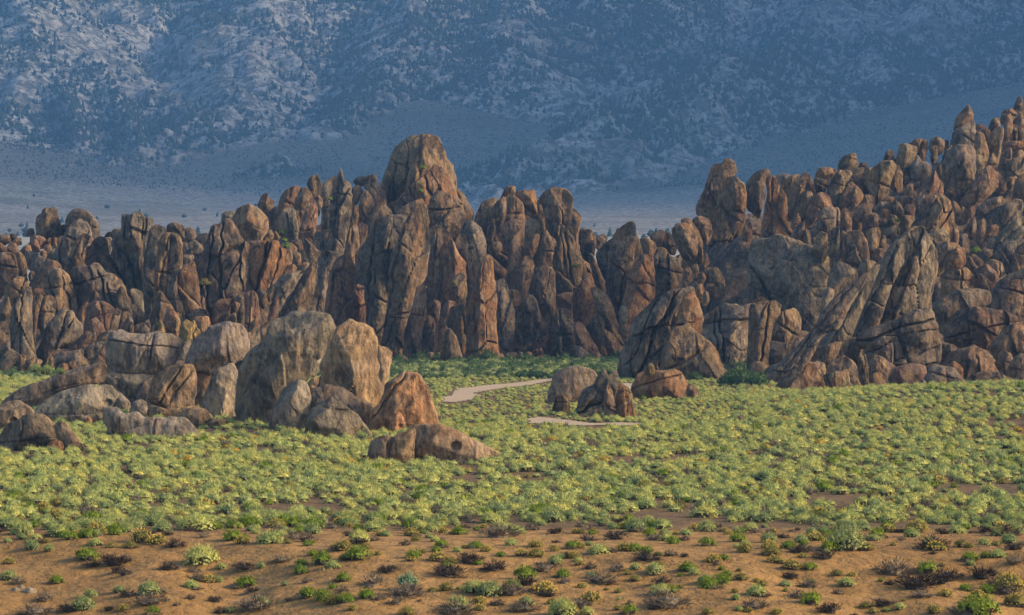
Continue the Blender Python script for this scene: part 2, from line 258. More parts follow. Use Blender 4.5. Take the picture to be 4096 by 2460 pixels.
ROCKS['J'] = ((1000, 500, .67368), '''
j1;p;t;j=2,T=.9;highest summit block crowning the central massif~the summit block;790,330 830,230 870,140 960,75 1000,70 1060,60 1110,70 1140,130 1155,190 1200,270 1220,380 1180,480 1000,480 860,460 800,440
j1b;p;t;P=j1,dz=-3;warm right-hand buttress of the summit;955,240 1000,110 1060,62 1110,72 1140,130 1155,190 1160,260 1100,300 1000,330 930,350
j3;b;b;;;1210,380 1270,410 1300,470 1330,520 1300,580 1240,520
j2;s;o;j=2;craggy orange apron spilling down below the summit block~the craggy orange apron;860,460 930,390 1000,335 1060,290 1100,240 1150,260 1200,340 1230,430 1270,500 1290,570 1200,640 1050,640 1060,520 1000,470 900,490
j4;b;b;dz=-2,j=1;rounded brown bulge under the orange apron~the rounded brown bulge;1060,620 1060,500 1090,420 1140,400 1190,420 1240,470 1280,540 1250,620 1200,680 1100,680
j5;b;t;dz=-5;;1070,600 1080,530 1150,540 1170,600 1120,620
jb;p;b;j=6,T=.35,F=640,x=.02;broad bedrock wall behind the pillars in the massif's middle~;640,720 760,540 1000,440 1250,560 1420,700 1480,900 1520,1340 1300,1420 800,1400 680,1200
j6a;p;g;j=1;;425,400 440,350 480,320 510,310 500,400 480,560 470,760 415,750 425,560
j6c;p;b;;knobbly pinnacle top left of the sharp twin pinnacles~the knobbly pinnacle;340,350 365,305 400,300 430,370 425,440 410,500 390,500 370,420
j6b;p;g;j=2,dz=-2;sharp-pointed twin pinnacles left of the summit block~the sharp twin pinnacles;480,440 500,350 540,275 560,330 590,350 605,440 600,520 570,640 530,780 460,770 470,600
j7;b;b;;;600,390 640,360 670,390 650,440 620,490 600,480
j8;b;t;;square-shouldered tan block carrying three small perched stones~the square-shouldered block;680,360 760,340 800,370 805,490 760,510 720,460 700,410
j9;b;d;dz=2;dark perched stone, leftmost of three on the square-shouldered block~;615,335 650,305 690,310 685,355 640,365
j10;b;b;dz=2;brown perched stone, middle of three on the square-shouldered block~;680,355 682,310 715,300 716,350
j11;b;d;dz=2;dark angular stone, rightmost of three on the square-shouldered block~;714,350 715,305 740,290 755,330 735,350
j12;b;t;;;640,540 650,450 680,390 710,410 740,470 720,540 680,600 650,580
j14;b;b;j=1;;690,660 710,540 750,490 800,480 840,520 840,600 740,640 700,680
j13;b;t;;;580,610 590,530 620,480 645,490 640,580 600,620
j15;b;r;;;640,720 640,590 700,600 690,680 670,720
j16;p;t;;;565,720 575,600 600,590 600,700 580,740
j17;p;t;;;600,760 605,600 640,600 650,720 630,770
j18a;p;g;j=3,T=.8;broad grey-fronted buttress left of the tall central rib~the grey-fronted buttress;650,780 720,620 760,570 830,550 930,560 900,720 850,860 830,1060 770,1320 700,1210 690,1020 680,880
j18b;p;b;j=3,dz=-3;tall central rib tapering from the apron to the ground~the tall central rib;830,860 900,640 960,520 1000,470 1050,490 1060,600 1060,760 1040,900 1000,960 940,1120 920,1390 790,1360 800,1150 830,1000
j19;b;t;dz=-12,j=2;;860,540 900,490 980,450 1020,440 1030,470 960,520 900,560
j20;p;b;dz=-26;;830,820 850,740 890,720 905,780 890,940 845,940
j23;p;d;j=2;;1070,620 1120,600 1180,640 1160,700 1120,760 1140,880 1120,980 1080,1020 1050,1020 1060,800
j34;b;g;dz=2;grey dome-topped pillar between the central rib and the right towers~the grey dome-topped pillar;1250,640 1280,580 1320,570 1370,610 1400,700 1390,800 1350,800 1300,700
j25;p;t;j=2;tan double-humped pillar right of the central rib~the double-humped pillar;1220,700 1250,650 1290,660 1330,720 1350,800 1360,880 1320,1000 1290,1000 1290,840 1250,770
j24;p;o;j=2,dz=-3;orange-brown block with a flat red face right of the central rib~the red-faced block;1120,760 1140,680 1170,660 1210,700 1240,770 1280,820 1280,900 1230,940 1180,980 1130,980 1150,850
j26;b;t;dz=-10;;1180,1050 1190,950 1230,890 1270,880 1285,960 1280,1070 1230,1080
j27;b;b;dz=-8;;1070,1130 1070,1060 1100,1040 1130,1060 1120,1150 1090,1170
j28;p;t;j=3,dz=-3;;1110,1360 1130,1160 1150,1080 1180,1050 1220,1060 1200,1160 1160,1270 1140,1400
j29;p;b;j=2,dz=-5;;1170,1180 1190,1090 1230,1080 1240,1060 1280,1060 1300,1110 1300,1280 1280,1420 1250,1300 1200,1230
j21;p;b;j=2,dz=-5;knob-headed fin standing against the foot of the central rib~the knob-headed fin;900,1400 920,1220 960,1100 990,970 1020,960 1045,980 1040,1080 1020,1200 1010,1360 1000,1430 920,1430
j22;p;r;j=1,dz=-3;;1000,1400 1030,1200 1060,1140 1095,1160 1100,1250 1090,1420 1010,1420
j30;p;b;dz=-9;short pointed pillar at the foot of the massif's middle~the short pointed pillar;1130,1430 1150,1260 1180,1210 1210,1240 1240,1300 1270,1440 1190,1460
j31;p;o;j=3,dz=-2;tall warm-brown pillar standing full height in the massif's middle~the tall warm pillar;1290,1030 1340,960 1360,860 1400,780 1440,800 1450,920 1460,1040 1460,1160 1480,1300 1510,1340 1440,1430 1280,1450 1290,1200
j37;p;g;j=3,dz=3;;370,820 430,750 500,760 540,780 480,880 450,1080 400,1130 370,1040 400,900
j36;b;b;;;560,790 570,720 600,700 620,740 620,880 600,850
j35;p;o;j=2,dz=-4;stout orange pillar left of the deep central cleft~the stout orange pillar;440,1150 470,900 500,820 560,770 590,770 620,860 620,1000 600,1200 520,1220 470,1180
j38;p;r;;brown column standing in the deep central cleft~the cleft column;620,1000 640,990 690,980 690,1080 680,1210 610,1210 610,1120
j39;b;t;dz=-8;log-shaped stone bridging the top of the cleft column~;620,960 640,945 710,970 705,990 640,985
j32a;b;b;dz=-6;;1000,1445 1020,1370 1050,1370 1052,1445
j32b;b;b;dz=-7;;1040,1445 1050,1360 1090,1355 1096,1445
j32c;b;b;dz=-6;;1095,1445 1100,1360 1140,1360 1142,1445
j33;b;t;dz=-6;pale egg-like boulder at the left foot of the massif~the foot egg boulder;850,1410 880,1370 920,1375 940,1400 930,1435 860,1435
''')
ROCKS['I'] = ((1900, 700, .67385), '''
i1;p;b;j=1;;0,260 40,170 100,140 130,150 100,280 60,380 0,350
i2;p;t;j=2;;60,380 80,250 130,160 180,140 180,260 150,350 100,410
i3;b;t;;;150,140 190,70 235,70 235,120 180,160
i5;b;o;;;240,110 290,95 350,95 370,170 370,260 320,270 290,210
i4;b;b;j=1;;165,270 180,160 230,125 280,170 300,280 240,300 190,300
i6;b;b;;;290,240 310,210 340,240 330,275 300,270
i9;b;b;;;370,150 410,200 410,280 380,280
i7;p;b;j=2,v=.6;big dark round-headed tower on the massif's right skyline~the round-headed tower;385,150 420,100 480,80 550,100 578,150 575,280 600,440 520,440 480,350 430,320 410,210
i8;b;t;;;575,200 610,220 630,260 610,360 600,420 575,320
i34;b;b;;;610,330 640,315 670,325 640,390
i33;b;b;;;615,370 640,330 690,330 720,400 690,490 640,470
i35;b;d;;;705,400 720,370 760,350 785,380 740,440
ib;p;b;j=6,T=.35,F=642,x=.02;broad bedrock wall behind the pillars of the massif's right half~;60,420 300,260 560,300 700,600 860,960 880,1060 500,1090 200,1040 100,700
i12;b;t;;;290,300 330,260 390,280 410,330 370,390 320,410 290,360
i11;p;b;;mushroom-headed pillar right of the grey dome-topped pillar~the mushroom-headed pillar;155,340 180,290 240,270 290,290 290,360 270,470 260,640 240,720 200,660 190,560 200,430
i32;b;t;dz=-10;;80,450 100,405 150,400 155,445 120,475
i14;p;b;;;370,600 390,420 420,330 450,380 470,450 450,590 400,610
i13;b;t;dz=-4;;280,480 300,410 350,355 380,360 370,430 330,500
i17;s;b;j=3;;460,660 470,450 500,420 490,330 520,305 570,360 600,460 640,520 700,640 660,720 600,740 560,760 490,720
i20;f;b;;;670,480 700,480 740,560 780,650 790,740 750,710 710,620
i15;p;b;;;255,700 255,580 290,490 330,485 350,540 320,660 280,780
i19;b;o;;knob-topped orange-brown rock low on the massif's right flank~the knob-topped rock;580,720 630,640 640,590 690,590 710,680 720,760 700,880 660,920 600,880
i18;b;b;;;480,720 560,700 610,740 600,850 560,870 490,820
i16;p;b;v=.6,dz=-6;bulbous dark pillar hanging in the massif's right half~the bulbous pillar;340,640 360,560 420,540 470,570 475,700 480,830 460,895 410,850 360,740
i28;b;b;;;200,780 200,690 230,680 260,700 260,780 230,810
i29;b;b;;;230,1000 225,800 270,790 310,840 315,1000 270,1020
i30;p;d;;;310,1000 290,780 320,720 360,740 400,870 440,910 330,1040
i27;p;g;v=.5,dz=-4;dark blade-shaped pillar pointing down at its foot beside the tall warm pillar~the blade-shaped pillar;120,740 130,640 170,620 200,690 230,820 230,940 200,1040 150,1010 130,900
i21;f;b;j=1;;690,680 740,680 800,740 840,860 880,960 880,1030 840,1040 790,920 740,870 720,780
i24;b;b;dz=-3;;660,920 710,830 760,860 770,940 780,1030 720,1000
i22;p;d;j=2,dz=-4;;470,840 490,800 530,795 570,830 600,960 590,1070 500,1070 460,1000 460,900
i23;b;b;dz=-5;;590,890 630,880 680,950 740,1050 740,1110 620,1100 600,1000
i25;b;b;dz=-4;;770,920 830,960 880,1040 830,1090 780,1030
i31;b;r;dz=-3;;330,1020 390,910 430,880 450,950 440,1070 380,1070
i26;b;g;dz=-6;;540,1110 560,1030 620,1020 700,1080 740,1120 560,1130
i60;b;o;dz=-10;;280,1030 320,985 340,1015 300,1040
i61;b;o;dz=-11;;340,1050 390,1025 402,1060 350,1078
i62;b;o;dz=-12;;268,1100 310,1050 338,1060 300,1108
i63;b;o;dz=-12;;350,1095 390,1070 420,1095 370,1110
i64;b;r;dz=-12;;480,1105 540,1080 548,1112 490,1118
i36;b;d;dz=4;;720,470 770,410 830,370 840,440 790,600 740,540
i37;p;b;j=1,v=.6,dz=-4;great dark pillar facing the gap right of the massif~the great gap pillar;790,560 800,440 840,330 900,295 940,290 965,380 990,460 960,560 940,700 880,780 800,750 780,620
i41;b;t;dz=-15;;970,400 1000,370 1050,390 1080,440 1060,510 1000,490
i40;b;b;dz=-8;;1040,360 1100,330 1160,350 1200,390 1180,460 1100,450 1060,420
i39;p;b;j=3,dz=-12;brown jointed wall behind the tall orange slab right of the gap~the brown jointed wall;1050,520 1090,440 1130,440 1160,480 1210,500 1230,460 1240,620 1220,700 1100,720 1090,760 1050,720
i38;p;o;j=1,k=.5,e=-.3,dz=-14;tall orange slab pillar right of the great gap pillar~the tall orange slab pillar;880,760 910,620 950,520 1000,480 1050,490 1060,560 1060,720 990,800 940,920 860,900
i44;b;b;dz=-55;;1290,270 1340,245 1390,270 1405,340 1380,400 1350,390
i43;b;b;dz=-50;;1225,280 1270,260 1320,320 1350,400 1350,490 1320,480
i42;b;b;dz=-52;;1170,340 1200,290 1260,290 1310,350 1320,450 1290,490 1230,480
i46;b;g;dz=-25;;850,830 870,780 905,790 905,860 870,890
i45;b;r;dz=-22;;860,910 900,880 935,900 930,970 880,980
i70;b;t;dz=-40;;1225,540 1240,470 1280,460 1300,520 1270,560
i71;b;t;dz=-42;;1300,510 1310,475 1335,475 1345,520 1320,535
i72;b;t;dz=-42;;1345,530 1350,475 1375,465 1390,520 1370,545
i73;b;t;dz=-42;;1280,600 1290,540 1320,530 1330,590 1300,610
i74;b;o;dz=-44;;1320,640 1325,590 1350,575 1370,610 1350,650
i75;b;b;dz=-42;;1230,660 1240,560 1270,545 1295,600 1280,660
i76;b;b;dz=-46;;1220,690 1240,640 1270,640 1280,700 1250,720
i77;b;b;dz=-46;;1270,700 1280,640 1310,630 1330,680 1300,710
i78;b;b;dz=-42;;1345,600 1370,550 1410,555 1425,610 1400,640 1360,630
i79;b;t;dz=-42;;1390,650 1400,560 1440,550 1480,620 1480,660 1430,660
i80;b;o;dz=-48;;1305,740 1320,660 1350,650 1365,700 1340,750
i81;b;b;dz=-49;;1345,760 1360,690 1385,700 1390,750 1365,775
i82;b;b;dz=-46;;1395,730 1405,670 1440,665 1450,720 1420,740
i83;b;b;dz=-45;;1440,720 1450,650 1475,650 1484,710 1460,730
i84;b;t;dz=-46;;1370,680 1380,645 1420,650 1410,680
i85;b;b;dz=-49;;1265,740 1280,700 1310,710 1310,750
i47;f;g;j=5,T=.7,B=.55;large grey-fronted rock of swept-back curved fins right of the road~the swept-back fin rock;835,1190 870,1050 930,960 960,850 1060,760 1150,710 1240,680 1290,690 1320,770 1340,870 1300,1000 1280,1100 1200,1200 1050,1210 920,1210
i47b;f;o;P=i47,j=1,dz=-3;orange-faced end fin;1170,960 1190,880 1240,730 1290,690 1330,770 1345,920 1290,960 1240,970
i47c;b;t;B=.4,j=1,k=.6,e=-.1;pyramid-shaped tan rock leaning on the swept-back fin rock~the tan pyramid rock;1100,1210 1120,1060 1160,950 1220,910 1270,895 1310,940 1400,1000 1450,1100 1470,1190 1400,1220 1250,1220
i48;b;g;B=.3;smooth grey dome in the sage behind the craggy fin rock~the smooth grey dome;440,1280 480,1180 560,1145 640,1145 700,1160 720,1210 700,1280 620,1350 450,1355
i49;f;g;B=.5,j=3;small craggy rock of upright fins beside the road~the craggy fin rock;580,1410 640,1300 700,1250 740,1190 765,1155 790,1190 830,1170 860,1230 910,1280 945,1350 950,1420 840,1420 760,1430 600,1425
i49b;f;b;P=i49,dz=-3;;770,1420 770,1290 790,1250 820,1300 850,1420
i49c;f;o;P=i49,dz=-3;orange upright fin;830,1360 860,1240 910,1290 952,1410 860,1418
i50;b;b;j=2;small ribbed hump left of the craggy fin rock~the small ribbed hump;455,1420 480,1320 520,1305 560,1360 565,1420
i51;b;o;B=.3,j=1;flat-topped orange rock with a round knob on its shoulder~the flat-topped orange rock;930,1330 960,1200 1010,1170 1100,1160 1180,1155 1220,1180 1260,1230 1270,1310 1230,1330
i52;b;y;P=i51;round yellowish knob;1012,1185 1018,1135 1040,1115 1062,1135 1062,1180
i53;b;b;;;1245,1330 1260,1260 1290,1240 1320,1270 1335,1325
''')
ROCKS['K'] = ((2700, 500, .5391), '''
k8;b;b;j=1;;520,480 560,400 610,350 680,335 700,380 660,450 640,550 600,620 540,580
k9;b;d;;;540,470 600,425 660,430 670,520 620,660 560,580
k11;b;g;;;750,380 800,365 850,370 830,450 800,490 760,440
k12;b;t;;;800,490 830,400 880,375 920,380 870,500 840,580
k13;f;b;j=1;;840,660 850,540 900,440 950,360 980,370 960,480 920,540 900,640
k14;b;r;;;945,490 970,400 1000,370 1030,450 1045,530 1000,550 960,520
k15;b;b;;;890,620 900,540 950,500 1010,500 1030,570 980,640 940,720 900,700
k18;b;o;;;1105,405 1130,370 1200,350 1180,400 1120,415
k17;b;o;;flat orange cap stone on the skyline right of the twin tower~the flat orange cap stone;1040,390 1070,325 1140,315 1200,345 1160,380 1100,410
k19;b;t;j=1;upright split tan block on the skyline of the right slope~the split skyline block;1215,350 1225,260 1300,220 1340,215 1355,290 1340,340 1280,350
k28;b;b;;;1360,310 1380,280 1420,285 1430,330 1370,330
k26;b;t;;;1290,350 1350,320 1400,320 1380,390 1310,380
k27;b;t;;;1380,390 1420,320 1480,330 1420,420
k20;b;d;;;1020,520 1040,400 1120,410 1150,400 1100,520 1060,520
k21;b;t;;big smooth tan boulder below the split skyline block~the big smooth tan boulder;1120,540 1150,430 1220,340 1290,340 1310,370 1260,440 1240,520 1180,590
k22;b;t;;;1250,500 1270,400 1310,380 1290,460 1280,500
k23;b;r;;;1280,460 1320,370 1370,365 1410,420 1430,510 1400,540 1380,510 1310,500
k24;b;d;;;1165,620 1190,530 1250,510 1230,640 1190,640
k16;b;r;j=1;;975,660 1000,570 1060,510 1110,510 1150,550 1165,630 1080,660 1000,720 970,740
k1;p;t;j=3,T=.9;left half of the tall twin tower on the right skyline~the twin tower;165,640 180,560 230,460 270,330 300,300 345,300 360,270 400,265 440,290 450,350 430,400 350,440 330,560 320,700 310,1010 240,980 250,820 210,690
k2;p;t;j=2,dz=-4;right half of the tall twin tower with orange plates~the tower's right half;325,640 340,440 390,400 440,395 500,440 525,520 520,650 500,780 430,860 340,1000 310,1000
k3;s;o;P=k2,T=.5,dz=-3;upper orange plate;430,620 440,500 480,460 520,500 520,640 470,630
k4;s;r;P=k2,T=.5,dz=-3;lower reddish plate;405,780 400,700 440,630 520,650 500,730 440,810
k10;p;o;j=2;orange-tipped craggy spire right of the twin tower~the craggy spire;640,820 660,640 690,520 680,420 710,390 745,400 780,470 820,530 830,640 860,750 800,780 720,790
k25;b;b;;;1210,640 1230,530 1280,450 1320,435 1390,520 1350,600 1310,670 1250,645
k35;b;b;;;1350,620 1370,540 1430,520 1480,540 1460,610 1400,610
k33;b;b;;;1310,740 1340,620 1400,590 1460,590 1450,670 1400,720 1380,760 1340,800
k34;b;r;;;1390,830 1400,700 1450,665 1500,680 1500,820 1440,850
k29;b;g;j=2;;1050,740 1070,650 1120,620 1200,620 1230,680 1220,780 1130,830 1110,780 1060,760
k30;p;b;;slim upright column in the rubble below the smooth tan boulder~the slim rubble column;1225,920 1230,660 1280,620 1310,650 1305,800 1260,880
k31;p;d;;;1155,1020 1155,800 1200,760 1220,790 1220,1010
k32;b;b;j=2;wide blocky boulder with upright cracks above the great flat-faced boulder~the wide cracked boulder;1240,1020 1250,870 1300,800 1370,790 1420,880 1430,1000 1380,1040 1300,1000
k37;b;b;;;650,850 680,770 750,740 780,820 720,870
k36;b;r;;;860,740 880,670 920,660 930,720 880,765
k44;b;b;;;470,820 480,740 520,720 510,820
k40;b;b;;;350,980 400,850 460,830 490,870 450,1000 400,1000
k38;p;r;;;500,1010 500,830 520,740 545,715 570,760 565,920 540,1010
k39;b;t;dz=-5;;450,980 460,890 480,875 500,930 490,1005
k41;p;b;j=1;;860,890 870,800 930,730 960,740 950,870 920,920
k42;b;d;;;950,910 960,780 1000,800 1010,920 970,930
k43;b;t;;;1020,930 1050,830 1080,800 1125,820 1130,940 1100,990 1040,940
k45;b;b;;;390,1070 420,1000 480,990 470,1100 420,1120
k45b;b;b;;;470,1110 490,1010 520,1000 515,1110
k45c;b;b;;;520,1100 530,1010 570,1010 560,1100
k45d;b;r;;;450,1200 470,1110 510,1100 515,1210
k51;b;b;;;570,960 575,890 610,860 640,880 620,930
k47;b;g;j=1;;1130,1200 1160,1080 1210,1020 1270,1040 1350,1100 1330,1150 1230,1210 1160,1240
k48;b;g;dz=-6;;1080,1390 1100,1240 1140,1210 1180,1240 1140,1360
k49;b;b;;;1355,1120 1370,1040 1420,1005 1484,1020 1480,1120 1400,1140
k46;b;p;B=.3,j=3,T=.6,dz=34,v=.5;great flat-faced pale boulder in the middle of the right slope~the great flat-faced boulder;560,1170 580,1000 600,900 680,860 760,840 840,845 940,900 1020,920 1110,980 1180,1040 1140,1130 1110,1250 1090,1400 1050,1500 940,1500 800,1400 720,1300 640,1220
k50;s;g;dz=-4;sloping wedge slab capping the square jointed block~the wedge slab;430,1360 450,1290 560,1200 640,1140 690,1130 715,1200 710,1290 680,1350 560,1350
''')
ROCKS['M'] = ((3296, 350, .5391), '''
m16;p;d;;dark spike rising highest at the right edge~the right-edge spike;1400,190 1430,90 1455,65 1470,110 1475,235 1430,235
m15;b;b;;;1310,250 1330,180 1390,160 1430,200 1400,280 1340,270
m22;b;t;;;1220,300 1250,235 1300,230 1300,310 1240,330
m21;b;b;;;1400,270 1430,220 1500,215 1500,360 1440,320
m17;p;b;;;1330,400 1340,250 1380,200 1400,300 1390,410 1360,420
m23;b;b;;;1390,380 1400,280 1440,290 1430,380
m24;b;b;;;1440,410 1440,300 1484,280 1490,420
m11;b;r;;;1125,330 1130,280 1180,280 1230,330 1220,410 1170,390
m5;b;t;;rounded capstone on top of the balanced stack on the right skyline~the balanced capstone;965,310 980,230 1020,180 1070,135 1100,190 1100,250 1040,290 1000,325
m6;b;g;j=1,dz=-1;tilted middle block of the balanced stack~the tilted stack block;945,400 970,330 1060,270 1115,260 1120,340 1110,430 1040,450 950,460
m7;b;g;j=2;big rounded base boulder of the balanced stack~the stack base boulder;880,660 890,560 930,480 990,430 1080,430 1115,470 1110,580 1100,710 1050,780 960,770 890,720
m8;b;b;P=m7,dz=-3;split-off lower flake;1000,640 1040,560 1090,590 1110,650 1080,770 1000,760
m10;b;t;;;1115,460 1130,340 1180,345 1220,470 1200,560 1180,470 1130,490
m12;b;b;;;1225,490 1230,360 1280,300 1330,310 1320,400 1290,530 1240,520
m9;b;t;;;1110,640 1115,500 1160,450 1185,480 1190,580 1140,660
m18;b;o;;flat slab lying level near the right edge~the level slab;1335,435 1340,405 1484,400 1510,440 1400,470 1340,455
m19;b;b;;;1330,540 1350,460 1390,455 1390,540 1350,610 1325,590
m20;b;t;j=2;;1330,640 1370,550 1450,520 1500,540 1480,630 1400,680 1350,670
m14;b;b;dz=-2;;1200,590 1230,510 1260,490 1290,560 1270,620 1220,620
m13;b;b;v=.3;cigar-shaped brown boulder lying diagonally below the balanced stack~the cigar-shaped boulder;1020,850 1080,750 1160,630 1220,590 1270,640 1285,730 1240,790 1100,885 1040,870
m45;b;d;;;780,440 800,380 840,370 890,400 880,470 820,500
m47;b;d;;;840,410 920,395 910,450 860,460
m48;b;b;;;870,560 900,460 950,430 930,510 890,600
m46;b;d;;;790,520 810,440 840,440 840,530 810,560
m43;b;b;;;620,440 680,385 730,390 720,470 690,490
m44;b;t;;;720,490 740,395 770,400 760,480
m41;b;d;;;440,550 460,480 510,470 520,520 480,550
m42;b;b;;;470,560 510,510 540,560 500,590
m38;b;t;j=1;;530,580 560,440 600,420 680,450 680,540 640,600 560,590
m40;b;o;;;710,560 720,470 755,470 750,570 730,590
m39;b;p;j=2;;570,620 650,580 690,510 720,550 780,570 800,650 780,700 620,720 590,670
m36;b;t;j=1;large smooth tan boulder on the upper right slope left of the balanced stack~the large upper boulder;310,710 350,610 420,560 500,550 530,600 490,700 460,800 400,840 340,760
m37;b;t;dz=-2;;480,710 500,610 550,580 580,640 580,740 540,760
m52;b;t;;;585,710 600,650 645,645 640,700
m49;f;r;j=4;;690,820 720,700 790,660 820,620 850,680 880,720 870,820 800,830 740,850 700,920
m50;b;d;;;680,960 690,820 740,770 740,870 700,980
m51;b;b;;;600,810 610,730 660,720 650,830 620,850
m53;b;d;;;840,600 870,580 880,680 850,700
m57;b;r;;;540,840 570,810 650,810 655,870 590,885
m58;b;r;;;590,940 600,880 650,870 670,900 660,960 610,960
m56;b;b;;;505,870 530,840 570,870 600,950 560,970 520,920
m55;b;d;;;395,890 420,850 500,860 535,910 510,960 440,930
m59;b;o;;;420,850 470,810 520,815 510,850
m66;b;o;;;420,950 430,905 480,905 490,930 470,965
m60;b;b;;;570,1030 580,960 640,950 670,980 620,1060 580,1070
m61;b;b;;;470,1010 490,950 530,950 560,1000 510,1040
m63;b;t;;;300,1140 330,1060 400,1040 420,1080 390,1200 340,1230
m64;b;t;;;400,1170 410,1110 450,1100 460,1170 430,1205
m67;b;t;;;440,1090 460,1050 520,1030 560,1050 550,1100 480,1110
m68;b;r;;;370,1260 380,1200 440,1200 430,1290
m54;b;b;;;330,1000 350,930 400,940 420,990 380,1020
m31;b;b;;;945,940 950,860 980,855 1030,930 1040,990 990,1000
m32;b;r;;;1050,970 1070,890 1110,880 1120,920 1080,1000
m70;b;b;;;960,800 980,755 1010,770 1010,830 980,840
m71b;b;b;;;900,790 920,745 960,750 950,800
m26;s;g;;;1120,910 1200,840 1320,810 1300,870 1200,920 1140,935
m25;s;g;j=1;dark tilted slab below the cigar-shaped boulder near the right edge~the dark tilted slab;1200,1040 1230,950 1300,890 1420,835 1470,860 1460,940 1380,1010 1300,1060 1240,1080
m72;b;b;;;1400,820 1420,700 1484,640 1510,700 1510,830
m73b;b;t;;;1350,720 1370,670 1410,670 1410,720 1380,740
m74b;b;b;;;1290,790 1300,700 1340,690 1350,760
m33;b;b;;;940,1170 960,1030 990,1020 1000,1090 990,1190
m34;b;d;;;1000,1180 1010,1100 1060,1090 1080,1200 1060,1230
m30;b;b;;;1130,1120 1140,1000 1180,975 1200,1000 1190,1100 1170,1170
m75;b;d;;;1060,1080 1080,990 1120,960 1130,1040 1100,1110
m76;b;r;;;1190,1110 1210,1040 1280,1020 1290,1080 1220,1130
m27;s;g;j=1;;1260,1200 1300,1080 1400,1000 1480,960 1500,1060 1400,1160 1330,1200
m77;b;g;;;1215,1180 1220,1120 1280,1110 1280,1180
m28;s;g;j=1;;1190,1300 1280,1220 1380,1150 1500,1130 1500,1220 1380,1360 1250,1290
m29;b;b;j=1;;1390,1360 1410,1230 1500,1150 1510,1350 1420,1390
mp;p;t;j=2,v=.6;yellow-crested peak at the top of the leaning ridge on the right~the yellow-crested peak;580,1170 640,1040 700,970 740,850 790,820 860,805 920,860 950,950 950,1080 920,1170 840,1160 760,1180 640,1200
m1;b;t;P=mp,dz=-6;;750,1140 780,1090 880,1040 920,1100 930,1160 860,1150 800,1160
m2;b;t;j=1,dz=-14;;820,1340 840,1180 900,1150 990,1170 1000,1190 910,1280 890,1350 840,1380
m3;b;o;dz=-17;rounded orange block jutting from the right side of the leaning ridge~the jutting orange block;890,1320 910,1260 990,1190 1040,1200 1045,1300 1000,1340 920,1350
m73;b;b;;;1050,1260 1100,1230 1180,1300 1190,1360 1120,1390 1060,1350
m74;b;t;j=2;;1180,1330 1240,1280 1310,1300 1340,1370 1280,1400 1220,1370
''')
